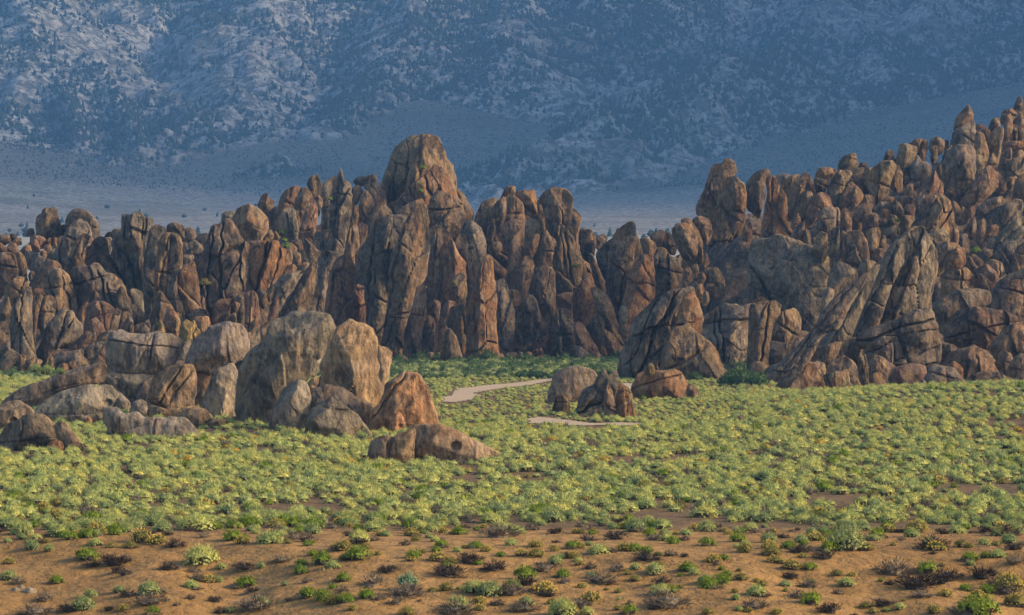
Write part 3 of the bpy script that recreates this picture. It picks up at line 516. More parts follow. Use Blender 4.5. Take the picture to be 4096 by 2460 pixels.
ROCKS['N'] = ((2400, 1000, .68636), '''
n32;b;o;;;590,490 600,430 625,430 625,510 600,520
n1;b;g;j=4,T=.8;square jointed grey block left of the great flat-faced boulder~the square jointed block;590,420 640,360 740,320 830,330 880,320 870,500 870,660 720,700 650,600 600,500
n2;b;b;j=2,dz=-4;brown-faced end of the square jointed block~the brown-faced block;870,500 880,330 950,310 1020,305 1050,330 1050,370 1000,440 990,580 980,660 870,680
n4;b;d;;;990,670 1000,540 1110,560 1110,620 1040,670
n3;b;t;dz=-6;heart-shaped tan boulder leaning beside the brown-faced block~the heart-shaped boulder;1000,540 1010,440 1060,370 1130,345 1165,400 1165,470 1110,540 1040,565
n33;b;b;;;750,705 760,640 790,630 810,670 795,705
n5m;s;g;j=4,T=.42,F=474,x=.02;;1180,700 1280,560 1380,440 1480,300 1600,110 1700,0 1790,-80 1870,-120 1940,0 1945,140 1900,300 1930,420 1970,560 1960,700 1680,720 1400,740
n5e;s;g;j=2,T=.6,F=466;tall grey upper face of the leaning ridge below the yellow-crested peak~the ridge's upper face;1640,370 1700,180 1790,-70 1870,-120 1940,0 1940,120 1900,290 1800,330 1740,310 1680,370
n5c;s;g;j=3,T=.9,F=462;grey slab slanting up the middle of the leaning ridge~the slanting ridge slab;1370,560 1480,400 1560,240 1640,90 1700,0 1780,-80 1780,40 1700,200 1640,350 1560,490 1490,560
n5b;s;g;j=2,T=.9,F=456;;1250,590 1370,440 1400,330 1490,190 1600,110 1620,120 1560,260 1480,440 1430,540 1380,560
n5d;s;g;j=2,T=.6,F=458;broad low grey slab at the foot of the leaning ridge~the broad foot slab;1490,560 1560,470 1700,430 1850,360 1920,350 1940,430 1970,540 1960,640 1840,680 1680,680 1540,650
n5a;s;g;j=2,T=.9,F=440;long pale slab forming the lower left edge of the leaning ridge~the long pale slab;870,790 960,690 1100,590 1220,480 1320,330 1420,230 1530,150 1530,200 1450,330 1380,460 1290,500 1230,600 1120,720 960,850 890,850
n6;b;d;;dark wedge boulder perched over the big humped boulder~the dark perched wedge;1920,360 1980,290 2080,240 2180,230 2260,250 2260,320 2130,350 2040,400 2020,500 1970,450
n34;b;b;j=1;;2290,340 2290,230 2350,170 2470,110 2500,110 2500,390 2330,380
n35;b;r;;;2160,200 2180,120 2260,95 2310,150 2300,230 2230,250
n36;b;t;j=2;;1990,260 2000,170 2060,120 2130,110 2180,160 2160,230 2060,250
n7;b;b;j=1;big humped brown boulder on the lower right~the big humped boulder;2020,510 2040,400 2120,350 2240,345 2360,370 2420,400 2380,460 2300,560 2180,600 2090,580
n9;b;b;;;2280,560 2340,480 2400,440 2500,420 2500,580 2400,620 2320,620
n37;b;d;;;1960,620 1990,540 2060,560 2100,600 2040,680 1970,680
n8;b;b;j=1;broad brown boulder below the big humped boulder~the broad brown boulder;2010,670 2060,600 2170,565 2250,590 2280,640 2320,730 2180,760 2100,760 2030,700
n10;b;b;;;2300,730 2310,630 2350,590 2400,620 2390,710 2340,740
n11;b;b;;;2370,740 2390,660 2440,620 2500,620 2500,800 2430,800
n26;b;o;dz=-6;;2020,690 2060,650 2110,690 2110,750 2060,730
n28;b;t;;;1690,660 1780,620 1860,640 1850,700 1740,700
n15;b;d;;;1540,680 1600,620 1660,640 1720,690 1680,760 1640,780 1560,750
n14;b;r;dz=-2;flattened reddish boulder with dark underside in the lower right row~the flattened reddish boulder;1690,750 1720,690 1800,670 1890,680 1880,780 1800,800 1720,790
n38;b;d;;;1880,750 1900,690 1960,670 2010,690 1960,760
n13;b;g;dz=-4;low grey dome above the sage in the lower right row~the low grey dome;1890,810 1920,700 1980,680 2050,690 2120,760 2120,815
n12;b;b;dz=-4;;2120,815 2160,740 2230,710 2310,710 2400,760 2430,815 2200,825
n29;b;g;dz=-6;;1840,810 1870,755 1900,770 1890,820
n20;p;b;dz=0;;1115,720 1120,560 1150,520 1190,520 1210,600 1190,700
n19;b;b;j=1,dz=-2;;1200,660 1240,580 1400,540 1380,600 1330,680 1290,720 1200,690
n18;b;t;dz=-3;;1380,680 1380,600 1420,540 1490,520 1530,590 1510,680 1490,690
n27;b;b;dz=-3;;1200,690 1260,650 1310,670 1310,740 1290,760 1250,730
n17;p;t;dz=-6;;1520,820 1505,690 1515,600 1535,585 1555,640 1565,720 1570,820
n22;b;b;dz=-6;;1320,740 1350,650 1420,620 1470,650 1500,710 1490,790 1400,770
n16;b;b;dz=-5;;1565,815 1580,730 1630,720 1672,760 1668,820
n21;b;b;k=.5,dz=-8;dark-cornered brown boulder at the foot of the long pale slab~the dark-cornered boulder;980,850 1060,760 1130,690 1200,650 1250,670 1290,740 1300,830 1230,850
n23;b;t;dz=-10;;1285,830 1310,730 1400,710 1440,700 1450,770 1480,825
n24;b;b;dz=-9;;1430,820 1445,730 1480,730 1510,770 1540,825
''')
# ---------------------------------------------------------------- shrubs on the bare bank: x,y of the foot and width, same reading
# kinds: g bright green broom-like, y yellow-flowered, s grey-green sage, d dead dark twigs
BANK = {
 (0, 1900, .5666): '''1640,460,110,g 995,470,120,y 1110,485,100,y 910,520,80,y 670,500,75,s 790,510,60,y 330,480,45,y 620,600,130,g 640,650,100,d 815,640,170,d
 880,710,80,d 345,540,60,s 60,630,70,y 400,770,80,g 60,740,90,s 130,770,80,d 1190,670,100,d 1420,620,180,s 1370,690,80,d 1390,740,90,d 1720,670,110,d 1735,790,110,g
 1350,800,80,s 1470,760,70,y 1050,840,120,s 1060,920,200,d 310,890,120,d 640,860,80,s 590,950,130,s 480,970,120,d 250,985,180,d 870,960,60,y 1075,980,80,g 905,860,90,d
 840,830,70,s 1520,900,90,d 1790,950,200,d 1850,930,90,s 1900,480,140,s 2030,485,50,y 2165,470,120,d 1980,610,100,d 2210,570,60,g 2130,635,70,g 2270,630,110,g 2350,660,80,s
 2420,530,100,y 2430,600,60,y 2120,700,80,g 2170,760,70,d 2430,750,80,g 2350,800,60,g 2410,830,80,d 2170,860,100,g 2280,880,100,g 2340,910,100,y 2440,900,100,g 1780,830,80,d
 1620,975,60,s 1550,980,70,d 820,420,100,g 620,440,90,g 410,430,110,s 530,440,60,y 250,455,70,s 1395,385,190,s 1530,385,70,g 1230,510,120,d 1340,880,60,d''',
 (1400, 1900, .5666): '''60,470,110,s 160,400,110,s 210,430,50,y 430,430,80,y 500,410,40,g 775,420,90,g 1050,440,220,d 1080,390,110,s 1185,415,90,s 1245,390,50,d 650,510,80,g 610,540,60,g
 450,580,90,g 515,550,40,y 430,610,50,y 110,525,60,y 200,565,45,y 60,600,140,g 385,500,70,d 760,545,50,s 805,520,40,y 885,520,80,g 965,540,65,y 840,620,150,d 910,640,50,g
 1010,670,130,d 620,605,90,y 710,625,70,y 1065,580,60,g 1210,570,65,y 1320,580,80,y 1310,510,80,y 1435,540,60,y 1495,595,60,s 1580,580,70,y 1570,520,80,g 1620,515,60,y
 1470,410,40,y 1625,415,50,y 1720,415,60,y 1920,380,70,y 2020,400,120,s 2200,380,100,s 2430,390,60,y 2300,420,35,y 2370,425,70,s 2240,465,90,s 2140,460,90,d 1880,455,130,d
 1755,555,120,s 1840,550,70,d 1930,540,80,y 2010,540,90,g 2090,600,170,d 2090,560,80,g 2180,570,40,g 2265,570,80,d 2390,680,100,g 2335,715,40,g 270,690,130,d 410,810,110,b
 390,860,190,d 160,780,150,d 115,870,100,g 200,885,80,d 20,960,50,y 400,985,80,y 700,710,180,d 690,660,60,g 675,815,75,y 580,830,55,y 840,770,35,y 770,810,35,s 1370,680,140,d
 1240,730,120,g 1250,780,110,d 1370,830,130,y 1400,860,100,d 1505,720,80,g 1510,770,70,d 1620,640,50,y 1690,665,75,d 1890,670,70,d 1960,700,40,y 2010,750,60,y 1640,795,60,y
 1710,730,70,s 1770,765,160,d 1810,815,30,y 1890,835,50,y 2150,700,110,s 2200,640,35,y 2240,930,230,d 2190,840,100,s 2270,830,80,g 2330,800,45,y 870,830,110,s 980,850,130,s
 1140,850,160,d 1145,800,100,g 915,905,75,y 915,960,60,y 735,885,60,d 1040,920,80,d 1230,960,150,d 1240,930,90,s 1425,910,50,y 1640,930,100,d 1700,890,110,y 1570,960,60,y
 730,985,220,d 760,950,120,s 1900,880,25,s 1895,955,60,y 1975,915,50,d 1980,985,90,g 1500,985,150,s 490,900,30,d''',
 (2800, 1900, .52448): '''50,430,110,s 185,430,50,y 215,455,55,y 315,440,60,g 560,435,50,y 850,445,55,g 945,440,75,s 1045,410,35,y 1145,440,120,s 1355,480,110,g 1330,500,80,s 1235,490,45,y
 1430,435,80,y 1520,440,60,d 1650,440,130,y 1845,450,80,d 1960,445,100,s 2165,440,90,d 2330,460,180,d 50,540,110,g 345,590,100,y 345,540,60,s 530,560,90,y 545,610,100,y
 675,560,90,g 770,590,140,d 790,540,60,g 870,500,110,y 960,475,40,y 1110,570,230,s 980,580,100,g 950,640,140,d 1280,575,90,y 780,630,50,y 570,670,80,y 640,680,60,y 705,715,90,y
 835,725,95,g 1540,500,50,d 1475,540,45,y 1770,560,210,d 1800,575,110,y 1990,550,80,y 2060,555,50,y 2165,530,75,s 2260,540,60,y 2400,570,120,d 2270,630,90,s 2170,630,60,g
 2060,650,100,g 2060,690,60,s 2400,680,130,d 100,670,100,y 175,650,70,g 120,690,60,d 165,725,45,g 205,770,60,g 310,800,90,y 300,740,40,y 60,860,120,g 40,820,100,s 1470,760,220,d
 1540,790,50,d 1735,750,120,g 1850,700,45,y 1890,800,180,d 1840,830,90,d 2150,780,190,d 2260,840,120,d 2360,880,180,y 2340,910,150,d 2025,880,80,g 2185,900,95,g 2120,940,80,y
 2190,980,55,y 690,790,90,d 650,850,80,s 815,860,110,d 850,820,45,g 1045,770,60,y 1160,770,55,y 1120,850,100,s 470,850,80,y 430,820,50,y 265,900,45,y 265,950,40,s 410,1020,190,d
 430,920,110,s 370,1055,50,y 300,1040,50,s 730,940,130,d 850,990,130,g 990,1050,160,d 585,1060,65,y 60,1060,70,y 1270,1020,80,y 1390,1000,130,d 1325,1060,60,y 1425,1040,50,s
 1525,1030,70,s 1555,960,30,y 1650,870,260,d 1690,930,130,d 1615,860,50,y 1870,930,80,y 1780,1050,80,y 2120,1060,220,g 2410,1000,130,y 1050,910,70,d 1380,820,40,g 1450,840,70,d 650,890,40,y'''}
# ---------------------------------------------------------------- numeric helpers
def _hash(ix, iy, iz, seed):
    h = (ix.astype(np.int64) * 374761393 + iy.astype(np.int64) * 668265263 + iz.astype(np.int64) * 2147483647 + seed * 974711) & 0xffffffff
    h = ((h ^ (h >> 13)) * 1274126177) & 0xffffffff
    h = ((h ^ (h >> 16)) * 2246822519) & 0xffffffff
    h = h ^ (h >> 15)
    return (h & 0xffffff) / float(0x7fffff) - 1.0

def vnoise(P, seed=0):
    P = np.asarray(P, dtype=np.float64)
    F = np.floor(P); f = P - F; F = F.astype(np.int64)
    u = f * f * f * (f * (f * 6 - 15) + 10)
    r = 0
    for dx in (0, 1):
        wx = u[..., 0] if dx else 1 - u[..., 0]
        for dy in (0, 1):
            wy = u[..., 1] if dy else 1 - u[..., 1]
            for dz in (0, 1):
                wz = u[..., 2] if dz else 1 - u[..., 2]
                r = r + wx * wy * wz * _hash(F[..., 0] + dx, F[..., 1] + dy, F[..., 2] + dz, seed)
    return r

def fbm(P, octv=4, seed=0, gain=.5):
    P = np.asarray(P, dtype=np.float64)
    a, s, t = 1.0, 0, 0
    for o in range(octv):
        s = s + a * vnoise(P * (2.03 ** o) + 17.3 * o, seed + o); t += a; a *= gain
    return s / t

def ridged(P, octv=4, seed=0):
    P = np.asarray(P, dtype=np.float64)
    a, s, t = 1.0, 0, 0
    for o in range(octv):
        s = s + a * (1 - np.abs(vnoise(P * (2.1 ** o) + 9.1 * o, seed + o)) * 2); t += a; a *= .5
    return s / t

def sstep(a, b, x):
    t = np.clip((np.asarray(x, dtype=np.float64) - a) / (b - a), 0, 1)
    return t * t * (3 - 2 * t)

def P2(x, y):
    return np.stack([np.asarray(x, float), np.asarray(y, float), np.zeros_like(np.asarray(x, float))], -1)

def to_x(px, D): return (px - 2048.0) / FPX * D
def to_z(py, D): return CAMZ - (py - Y0) / FPX * D
def ground_D(py): return FPX * CAMZ / (py - Y0)

# ---------------------------------------------------------------- object helpers
def mesh_obj(name, verts, faces, mat, parent=None, smooth=True, loc=(0, 0, 0), mats=None, fmat=None):
    me = bpy.data.meshes.new(name)
    verts = np.asarray(verts, dtype=np.float64) - np.asarray(loc, dtype=np.float64)
    if isinstance(faces, np.ndarray):
        n, k = faces.shape
        me.vertices.add(len(verts)); me.vertices.foreach_set('co', verts.astype(np.float32).ravel())
        me.loops.add(n * k); me.loops.foreach_set('vertex_index', faces.astype(np.int32).ravel())
        me.polygons.add(n)
        me.polygons.foreach_set('loop_start', np.arange(0, n * k, k, dtype=np.int32))
        me.polygons.foreach_set('loop_total', np.full(n, k, dtype=np.int32))
        me.update(calc_edges=True)
        me.validate()
    else:
        me.from_pydata([tuple(v) for v in verts], [], faces)
    if mats:
        for m in mats: me.materials.append(m)
        if fmat is not None: me.polygons.foreach_set('material_index', np.asarray(fmat, dtype=np.int32))
    elif mat: me.materials.append(mat)
    me.polygons.foreach_set('use_smooth', np.full(len(me.polygons), smooth, dtype=bool))
    o = bpy.data.objects.new(name, me)
    col.objects.link(o)
    o.location = loc
    if parent is not None:
        o.parent = parent
        o.location = Vector(loc) - parent.location
    return o

def tag(o, label=None, cat=None, group=None, kind=None):
    if label: o['label'] = label
    if cat: o['category'] = cat
    if group: o['group'] = group
    if kind: o['kind'] = kind
    return o

def grid_faces(nx, ny):
    i = np.arange(nx - 1)[None, :] + np.arange(ny - 1)[:, None] * nx
    i = i.ravel()
    return np.stack([i, i + 1, i + 1 + nx, i + nx], -1)

# ---------------------------------------------------------------- materials
class NT:
    def __init__(s, name):
        s.m = bpy.data.materials.new(name); s.m.use_nodes = True
        s.t = s.m.node_tree; s.n = s.t.nodes; s.bsdf = s.n['Principled BSDF']
        s.bsdf.inputs['Roughness'].default_value = .92
        s.bsdf.inputs['Specular IOR Level'].default_value = .2
    def node(s, typ, **kw):
        n = s.n.new(typ)
        for k, v in kw.items(): setattr(n, k, v)
        return n
    def link(s, a, b): s.t.links.new(a, b)
    def set(s, sock, v):
        if hasattr(v, 'links') or isinstance(v, bpy.types.NodeSocket): s.link(v, sock)
        else: sock.default_value = v
    def math(s, op, a, b=None, clamp=False):
        n = s.node('ShaderNodeMath', operation=op, use_clamp=clamp)
        s.set(n.inputs[0], a)
        if b is not None: s.set(n.inputs[1], b)
        return n.outputs[0]
    def mix(s, f, a, b, blend='MIX'):
        n = s.node('ShaderNodeMix', data_type='RGBA', blend_type=blend)
        s.set(n.inputs[0], f); s.set(n.inputs[6], a); s.set(n.inputs[7], b)
        return n.outputs[2]
    def noise(s, vec, scale, detail=4, rough=.55, dist=0.0):
        n = s.node('ShaderNodeTexNoise')
        s.link(vec, n.inputs['Vector'])
        n.inputs['Scale'].default_value = scale; n.inputs['Detail'].default_value = detail
        n.inputs['Roughness'].default_value = rough; n.inputs['Distortion'].default_value = dist
        return n.outputs[0]
    def ramp(s, f, a, b):
        n = s.node('ShaderNodeMapRange'); n.interpolation_type = 'SMOOTHSTEP'
        s.set(n.inputs[0], f); n.inputs[1].default_value = a; n.inputs[2].default_value = b
        return n.outputs[0]
    def mapping(s, vec, scale=(1, 1, 1), rot=(0, 0, 0)):
        n = s.node('ShaderNodeMapping'); s.link(vec, n.inputs[0])
        n.inputs['Scale'].default_value = scale; n.inputs['Rotation'].default_value = rot
        return n.outputs[0]
    def bump(s, h, strength, dist, normal=None):
        n = s.node('ShaderNodeBump'); s.link(h, n.inputs['Height'])
        n.inputs['Strength'].default_value = strength; n.inputs['Distance'].default_value = dist
        if normal is not None: s.link(normal, n.inputs['Normal'])
        return n.outputs[0]

def rgb(*c): return (c[0], c[1], c[2], 1.0)

def rock_material():
    t = NT('weathered_granite')
    tc = t.node('ShaderNodeTexCoord').outputs['Object']
    oi = t.node('ShaderNodeObjectInfo')
    off = t.node('ShaderNodeVectorMath', operation='SCALE')
    comb = t.node('ShaderNodeCombineXYZ')
    t.link(oi.outputs['Random'], comb.inputs[0]); t.link(oi.outputs['Random'], comb.inputs[2])
    t.link(comb.outputs[0], off.inputs[0]); off.inputs['Scale'].default_value = 137.0
    add = t.node('ShaderNodeVectorMath', operation='ADD')
    t.link(tc, add.inputs[0]); t.link(off.outputs[0], add.inputs[1])
    v = add.outputs[0]
    var = t.node('ShaderNodeAttribute', attribute_type='OBJECT', attribute_name='varnish').outputs['Fac']
    rust = t.node('ShaderNodeAttribute', attribute_type='OBJECT', attribute_name='rust').outputs['Fac']
    base = oi.outputs['Color']
    streak = t.mapping(v, (1, 1, .5), (.12, .08, 0))
    big = t.noise(v, .16, 5, .6, .6)
    mid = t.noise(streak, .55, 6, .65, .5)
    fin = t.noise(streak, 2.6, 6, .75)
    spk = t.noise(v, 7.0, 3, .7)
    # tone of the stone itself
    tone = t.math('ADD', t.math('MULTIPLY', t.ramp(fin, .36, .64), .85), .55)
    c = t.mix(1.0, base, t.node('ShaderNodeCombineColor').outputs[0], 'MULTIPLY')
    cc = c.node.inputs[7].links[0].from_node
    for k in range(3): t.link(tone, cc.inputs[k])
    # pale fresh patches where the skin has peeled
    pale = t.math('MULTIPLY', t.ramp(t.noise(v, .3, 5, .62, 1.2), .52, .6), .55)
    c = t.mix(pale, c, t.mix(.55, base, rgb(.38, .325, .255)))
    # rusty stains and tan lichen
    st = t.math('MULTIPLY', t.ramp(t.noise(streak, .42, 5, .6, .8), .5, .66), rust)
    c = t.mix(st, c, rgb(.26, .125, .06))
    li = t.math('MULTIPLY', t.ramp(t.noise(streak, .95, 7, .74, .6), .53, .60), .75)
    c = t.mix(li, c, t.mix(.5, base, rgb(.52, .36, .17)))
    # dark desert varnish and water streaks
    vm = t.ramp(t.math('ADD', t.math('MULTIPLY', big, .45), t.math('MULTIPLY', mid, .55)), .485, .6)
    c = t.mix(t.math('MULTIPLY', vm, var), c, rgb(.026, .025, .028))
    spots = t.node('ShaderNodeAttribute', attribute_type='OBJECT', attribute_name='spots').outputs['Fac']
    dk = t.math('MULTIPLY', t.ramp(t.noise(streak, .62, 7, .72, .7), .54, .61), spots)
    c = t.mix(dk, c, rgb(.035, .03, .03))
    c = t.mix(t.math('MULTIPLY', t.ramp(spk, .55, .7), .35), c, rgb(.05, .042, .04))
    t.link(c, t.bsdf.inputs['Base Color'])
    # relief: pitted skin and fine joints running down the stone
    vo = t.node('ShaderNodeTexVoronoi', feature='DISTANCE_TO_EDGE')
    t.link(t.mapping(v, (1, 1, .22), (.15, .1, 0)), vo.inputs['Vector']); vo.inputs['Scale'].default_value = .42
    crack = t.ramp(vo.outputs['Distance'], 0.0, .035)
    h1 = t.bump(crack, .35, .25)
    h2 = t.bump(t.noise(streak, .9, 9, .7), 1.0, .9, h1)
    h3 = t.bump(t.noise(v, 5.5, 5, .65), .5, .1, h2)
    t.link(h3, t.bsdf.inputs['Normal'])
    return t.m

def ground_material():
    t = NT('desert_ground')
    v = t.node('ShaderNodeTexCoord').outputs['Object']
    a = t.noise(v, .035, 5, .6, .5)
    b = t.noise(v, .5, 6, .62)
    c = t.noise(v, 5, 4, .7)
    base = t.mix(t.ramp(a, .35, .65), rgb(.33, .192, .068), rgb(.265, .15, .05))
    base = t.mix(t.math('MULTIPLY', t.ramp(b, .42, .62), .55), base, rgb(.185, .105, .036))
    base = t.mix(t.math('MULTIPLY', t.ramp(c, .6, .72), .4), base, rgb(.085, .052, .03))
    sep = t.node('ShaderNodeSeparateXYZ'); t.link(v, sep.inputs[0])
    litter_shade = t.math('MULTIPLY', t.ramp(t.math('ADD', sep.outputs[1], t.math('MULTIPLY', b, 14.0)), 180, 186), .72)
    base = t.mix(litter_shade, base, rgb(.085, .062, .038))          # leaf litter, with the shade between sage bushes put into the colour
    t.link(base, t.bsdf.inputs['Base Color'])
    n1 = t.bump(b, .8, .8)
    n2 = t.bump(c, .5, .07, n1)
    t.link(n2, t.bsdf.inputs['Normal'])
    return t.m

def road_material():
    t = NT('graded_dirt')
    v = t.node('ShaderNodeTexCoord').outputs['Object']
    c = t.mix(t.noise(v, .6, 5, .6), rgb(.33, .25, .17), rgb(.44, .345, .245))
    t.link(c, t.bsdf.inputs['Base Color'])
    t.link(t.bump(t.noise(v, 3, 4, .6), .4, .05), t.bsdf.inputs['Normal'])
    return t.m

def plain_material():
    t = NT('alluvial_plain')
    v = t.node('ShaderNodeTexCoord').outputs['Object']
    a = t.noise(v, .004, 4, .6, .6)
    sp = t.noise(v, .16, 6, .75)
    c = t.mix(t.ramp(a, .4, .6), rgb(.36, .34, .325), rgb(.28, .30, .265))
    c = t.mix(t.math('MULTIPLY', t.ramp(sp, .45, .62), .65), c, rgb(.10, .105, .075))
    c = t.mix(t.math('MULTIPLY', t.ramp(t.noise(v, .25, 4, .7), .58, .68), .6), c, rgb(.50, .43, .38))
    t.link(c, t.bsdf.inputs['Base Color'])
    t.link(t.bump(sp, .8, 2.5), t.bsdf.inputs['Normal'])
    return t.m

def mountain_material():
    t = NT('mountain_granite')
    v = t.node('ShaderNodeTexCoord').outputs['Object']
    geo = t.node('ShaderNodeNewGeometry')
    att = t.node('ShaderNodeAttribute', attribute_type='GEOMETRY', attribute_name='rocky').outputs['Fac']
    a = t.noise(v, .006, 5, .6, .8)
    b = t.noise(t.mapping(v, (1, 1, .5)), .075, 8, .72, .4)
    c = t.noise(v, .22, 5, .7)
    fan = t.mix(t.ramp(c, .38, .6), rgb(.10, .11, .095), rgb(.27, .275, .25))
    pl = t.mix(t.ramp(c, .40, .58), rgb(.20, .20, .185), rgb(.46, .44, .42))
    sep = t.node('ShaderNodeSeparateXYZ'); t.link(v, sep.inputs[0])
    fan = t.mix(t.ramp(t.math('ADD', sep.outputs[2], t.math('MULTIPLY', a, 60.0)), 118, 150), pl, fan)
    rk = t.mix(t.ramp(b, .42, .56), rgb(.16, .167, .175), rgb(.60, .60, .605))
    rk = t.mix(t.math('MULTIPLY', t.ramp(c, .54, .62), .6), rk, rgb(.10, .095, .08))
    cc = t.mix(att, fan, rk)
    cc = t.mix(t.math('MULTIPLY', t.ramp(a, .5, .65), .5), cc, rgb(.12, .12, .09))
    sp = t.ramp(t.noise(t.mapping(v, (1, .8, .8)), .13, 3, .6), .50, .57)
    cc = t.mix(t.math('MULTIPLY', sp, t.math('ADD', t.math('MULTIPLY', att, .45), .15)), cc, rgb(.05, .055, .042))
    t.link(cc, t.bsdf.inputs['Base Color'])
    n1 = t.bump(b, 1.0, 22.0)
    n2 = t.bump(c, .8, 2.5, n1)
    t.link(n2, t.bsdf.inputs['Normal'])
    return t.m

def leaf_material(name, c1, c2, trans=.12):
    t = NT(name)
    oi = t.node('ShaderNodeObjectInfo')
    v = t.node('ShaderNodeTexCoord').outputs['Object']
    f = t.math('ADD', t.math('MULTIPLY', oi.outputs['Random'], .75), t.math('MULTIPLY', t.noise(v, 4, 2), .25))
    c = t.mix(f, c1, c2)
    t.link(c, t.bsdf.inputs['Base Color'])
    t.bsdf.inputs['Roughness'].default_value = .8
    if trans:
        tr = t.node('ShaderNodeBsdfTranslucent'); t.link(c, tr.inputs['Color'])
        mx = t.node('ShaderNodeMixShader'); mx.inputs[0].default_value = trans
        t.link(t.bsdf.outputs[0], mx.inputs[1]); t.link(tr.outputs[0], mx.inputs[2])
        t.link(mx.outputs[0], t.n['Material Output'].inputs['Surface'])
    return t.m

MAT = dict(
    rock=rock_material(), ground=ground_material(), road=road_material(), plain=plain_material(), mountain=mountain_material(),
    sage=leaf_material('sage_leaf', rgb(.29, .355, .12), rgb(.48, .485, .15)),
    sagef=leaf_material('sage_leaf_mixed', rgb(.24, .315, .12), rgb(.55, .515, .145)),
    sageg=leaf_material('sage_leaf_cool', rgb(.20, .265, .11), rgb(.34, .37, .13)),
    green=leaf_material('broom_green', rgb(.13, .21, .02), rgb(.20, .265, .03)),
    blue=leaf_material('blue_green_leaf', rgb(.16, .27, .16), rgb(.2, .31, .18)),
    olive=leaf_material('olive_leaf', rgb(.17, .17, .05), rgb(.24, .215, .06)),
    flower=leaf_material('yellow_flower', rgb(.42, .30, .045), rgb(.52, .37, .08)),
    dead=leaf_material('dead_twig', rgb(.04, .032, .026), rgb(.075, .06, .05), 0),
    ashy=leaf_material('ash_grey_twig', rgb(.11, .09, .07), rgb(.17, .14, .105), 0),
    stem=leaf_material('woody_stem', rgb(.05, .042, .03), rgb(.085, .07, .048), 0),
    straw=leaf_material('dry_straw', rgb(.34, .25, .11), rgb(.46, .35, .17)), pebble=leaf_material('brown_pebble', rgb(.11, .07, .04), rgb(.26, .17, .10), 0),
    pine=leaf_material('dark_pine', rgb(.018, .032, .03), rgb(.036, .052, .044), 0),
    brush=leaf_material('dark_brush', rgb(.06, .11, .045), rgb(.10, .15, .06)),
)

# ---------------------------------------------------------------- terrain heights
def h_ground(x, y):
    x = np.asarray(x, float); y = np.asarray(y, float)
    u = x / np.maximum(y, 20.0)
    # bare bank that faces the camera, its crest wandering
    crest = 171 + 5.0 * vnoise(P2(x / 26.0, y * 0 + 3.1), 5) + 2.0 * vnoise(P2(x / 9.0, y * 0 + 7.7), 6)
    d = np.maximum(crest - y, 0)
    bank = -np.where(d < 8, .012 * d * d, .77 + .105 * (d - 8) * np.minimum(1, 40.0 / np.maximum(d, 1)))
    gul = np.exp(-((x + 13.5 + (y - 165) * .18) / 2.2) ** 2) * sstep(0, 12, d) * .55
    gul = gul + np.exp(-((x - 9 - 1.5 * vnoise(P2(y / 7., y * 0), 14) + (y - 165) * .35) / 1.6) ** 2) * sstep(2, 14, d) * .3 + np.exp(-((x - 20 + (y - 160) * .2) / 2.4) ** 2) * sstep(0, 12, d) * .35
    bump = .32 * fbm(P2(x / 5.0, y / 6.0), 3, 11) * sstep(0, 10, d) + .10 * fbm(P2(x / 1.7, y / 1.7), 2, 12) * sstep(0, 6, d)
    z = bank - gul + bump
    # land climbs back to the rise the camera stands on
    z = z + (1 - sstep(0, 85, y)) * (CAMZ - 1.6 + 3.5)
    # broad swell at right in front of the rocks
    sw = sstep(.03, .14, u) * 2.35 + sstep(.16, .3, u) * .8
    z = z + sw * sstep(205, 335, y) * (1 - sstep(345, 415, y))
    z = z + .10 * fbm(P2(x / 14.0, y / 14.0), 2, 21) * sstep(180, 240, y)
    # floor rises gently behind the rocks
    z = z + np.maximum(y - 640, 0) * .030
    return z

def h_core(x, y):
    """bedrock mound under the outcrops: how high the broken rock is heaped"""
    x = np.asarray(x, float); y = np.asarray(y, float)
    px = 2048 + FPX * x / np.maximum(y, 50)
    top = np.interp(px, [-600, 0, 500, 900, 1100, 1350, 1600, 1800, 1950, 2200, 2350, 2480, 2620, 2760, 2900, 3150, 3500, 3800, 4096, 4600],
                        [10, 11, 14, 17, 22, 25, 28, 25, 23, 22, 18, 12, 15, 20, 25, 26, 30, 35, 40, 47])
    left = np.interp(y, [505, 560, 610, 660, 720], [-4, .45, .85, 1.0, .7])
    mid = np.interp(y, [604, 625, 660, 700, 760], [-4, .3, .9, 1.0, .5])
    right = np.interp(y, [440, 538, 585, 615, 660, 720], [-1.2, .02, .22, .8, 1.0, .7])
    wl = 1 - sstep(820, 1150, px); wr = sstep(2450, 2900, px)
    prof = left * wl + right * wr + mid * (1 - wl - wr)
    z = top * prof - 1.2
    z = z + 1.3 * ridged(P2(x / 4.0, y / 6.0), 3, 31) + .7 * np.round(2.0 * vnoise(P2(x / 2.2, y / 3.2), 33)) + .5 * fbm(P2(x / 1.6, y / 1.6), 3, 32)
    return z

def h_plain(x, y):
    return np.interp(y, [600, 700, 1500, 2500, 3300, 3700, 6000], [-3, -1, 30, 48, 84, 122, 520]) + 1.5 * fbm(P2(x / 90., y / 90.), 3, 41)

def ridge_pts(pp): return np.array([(to_x(a, D), D, to_z(b, D)) for a, b, D in pp])

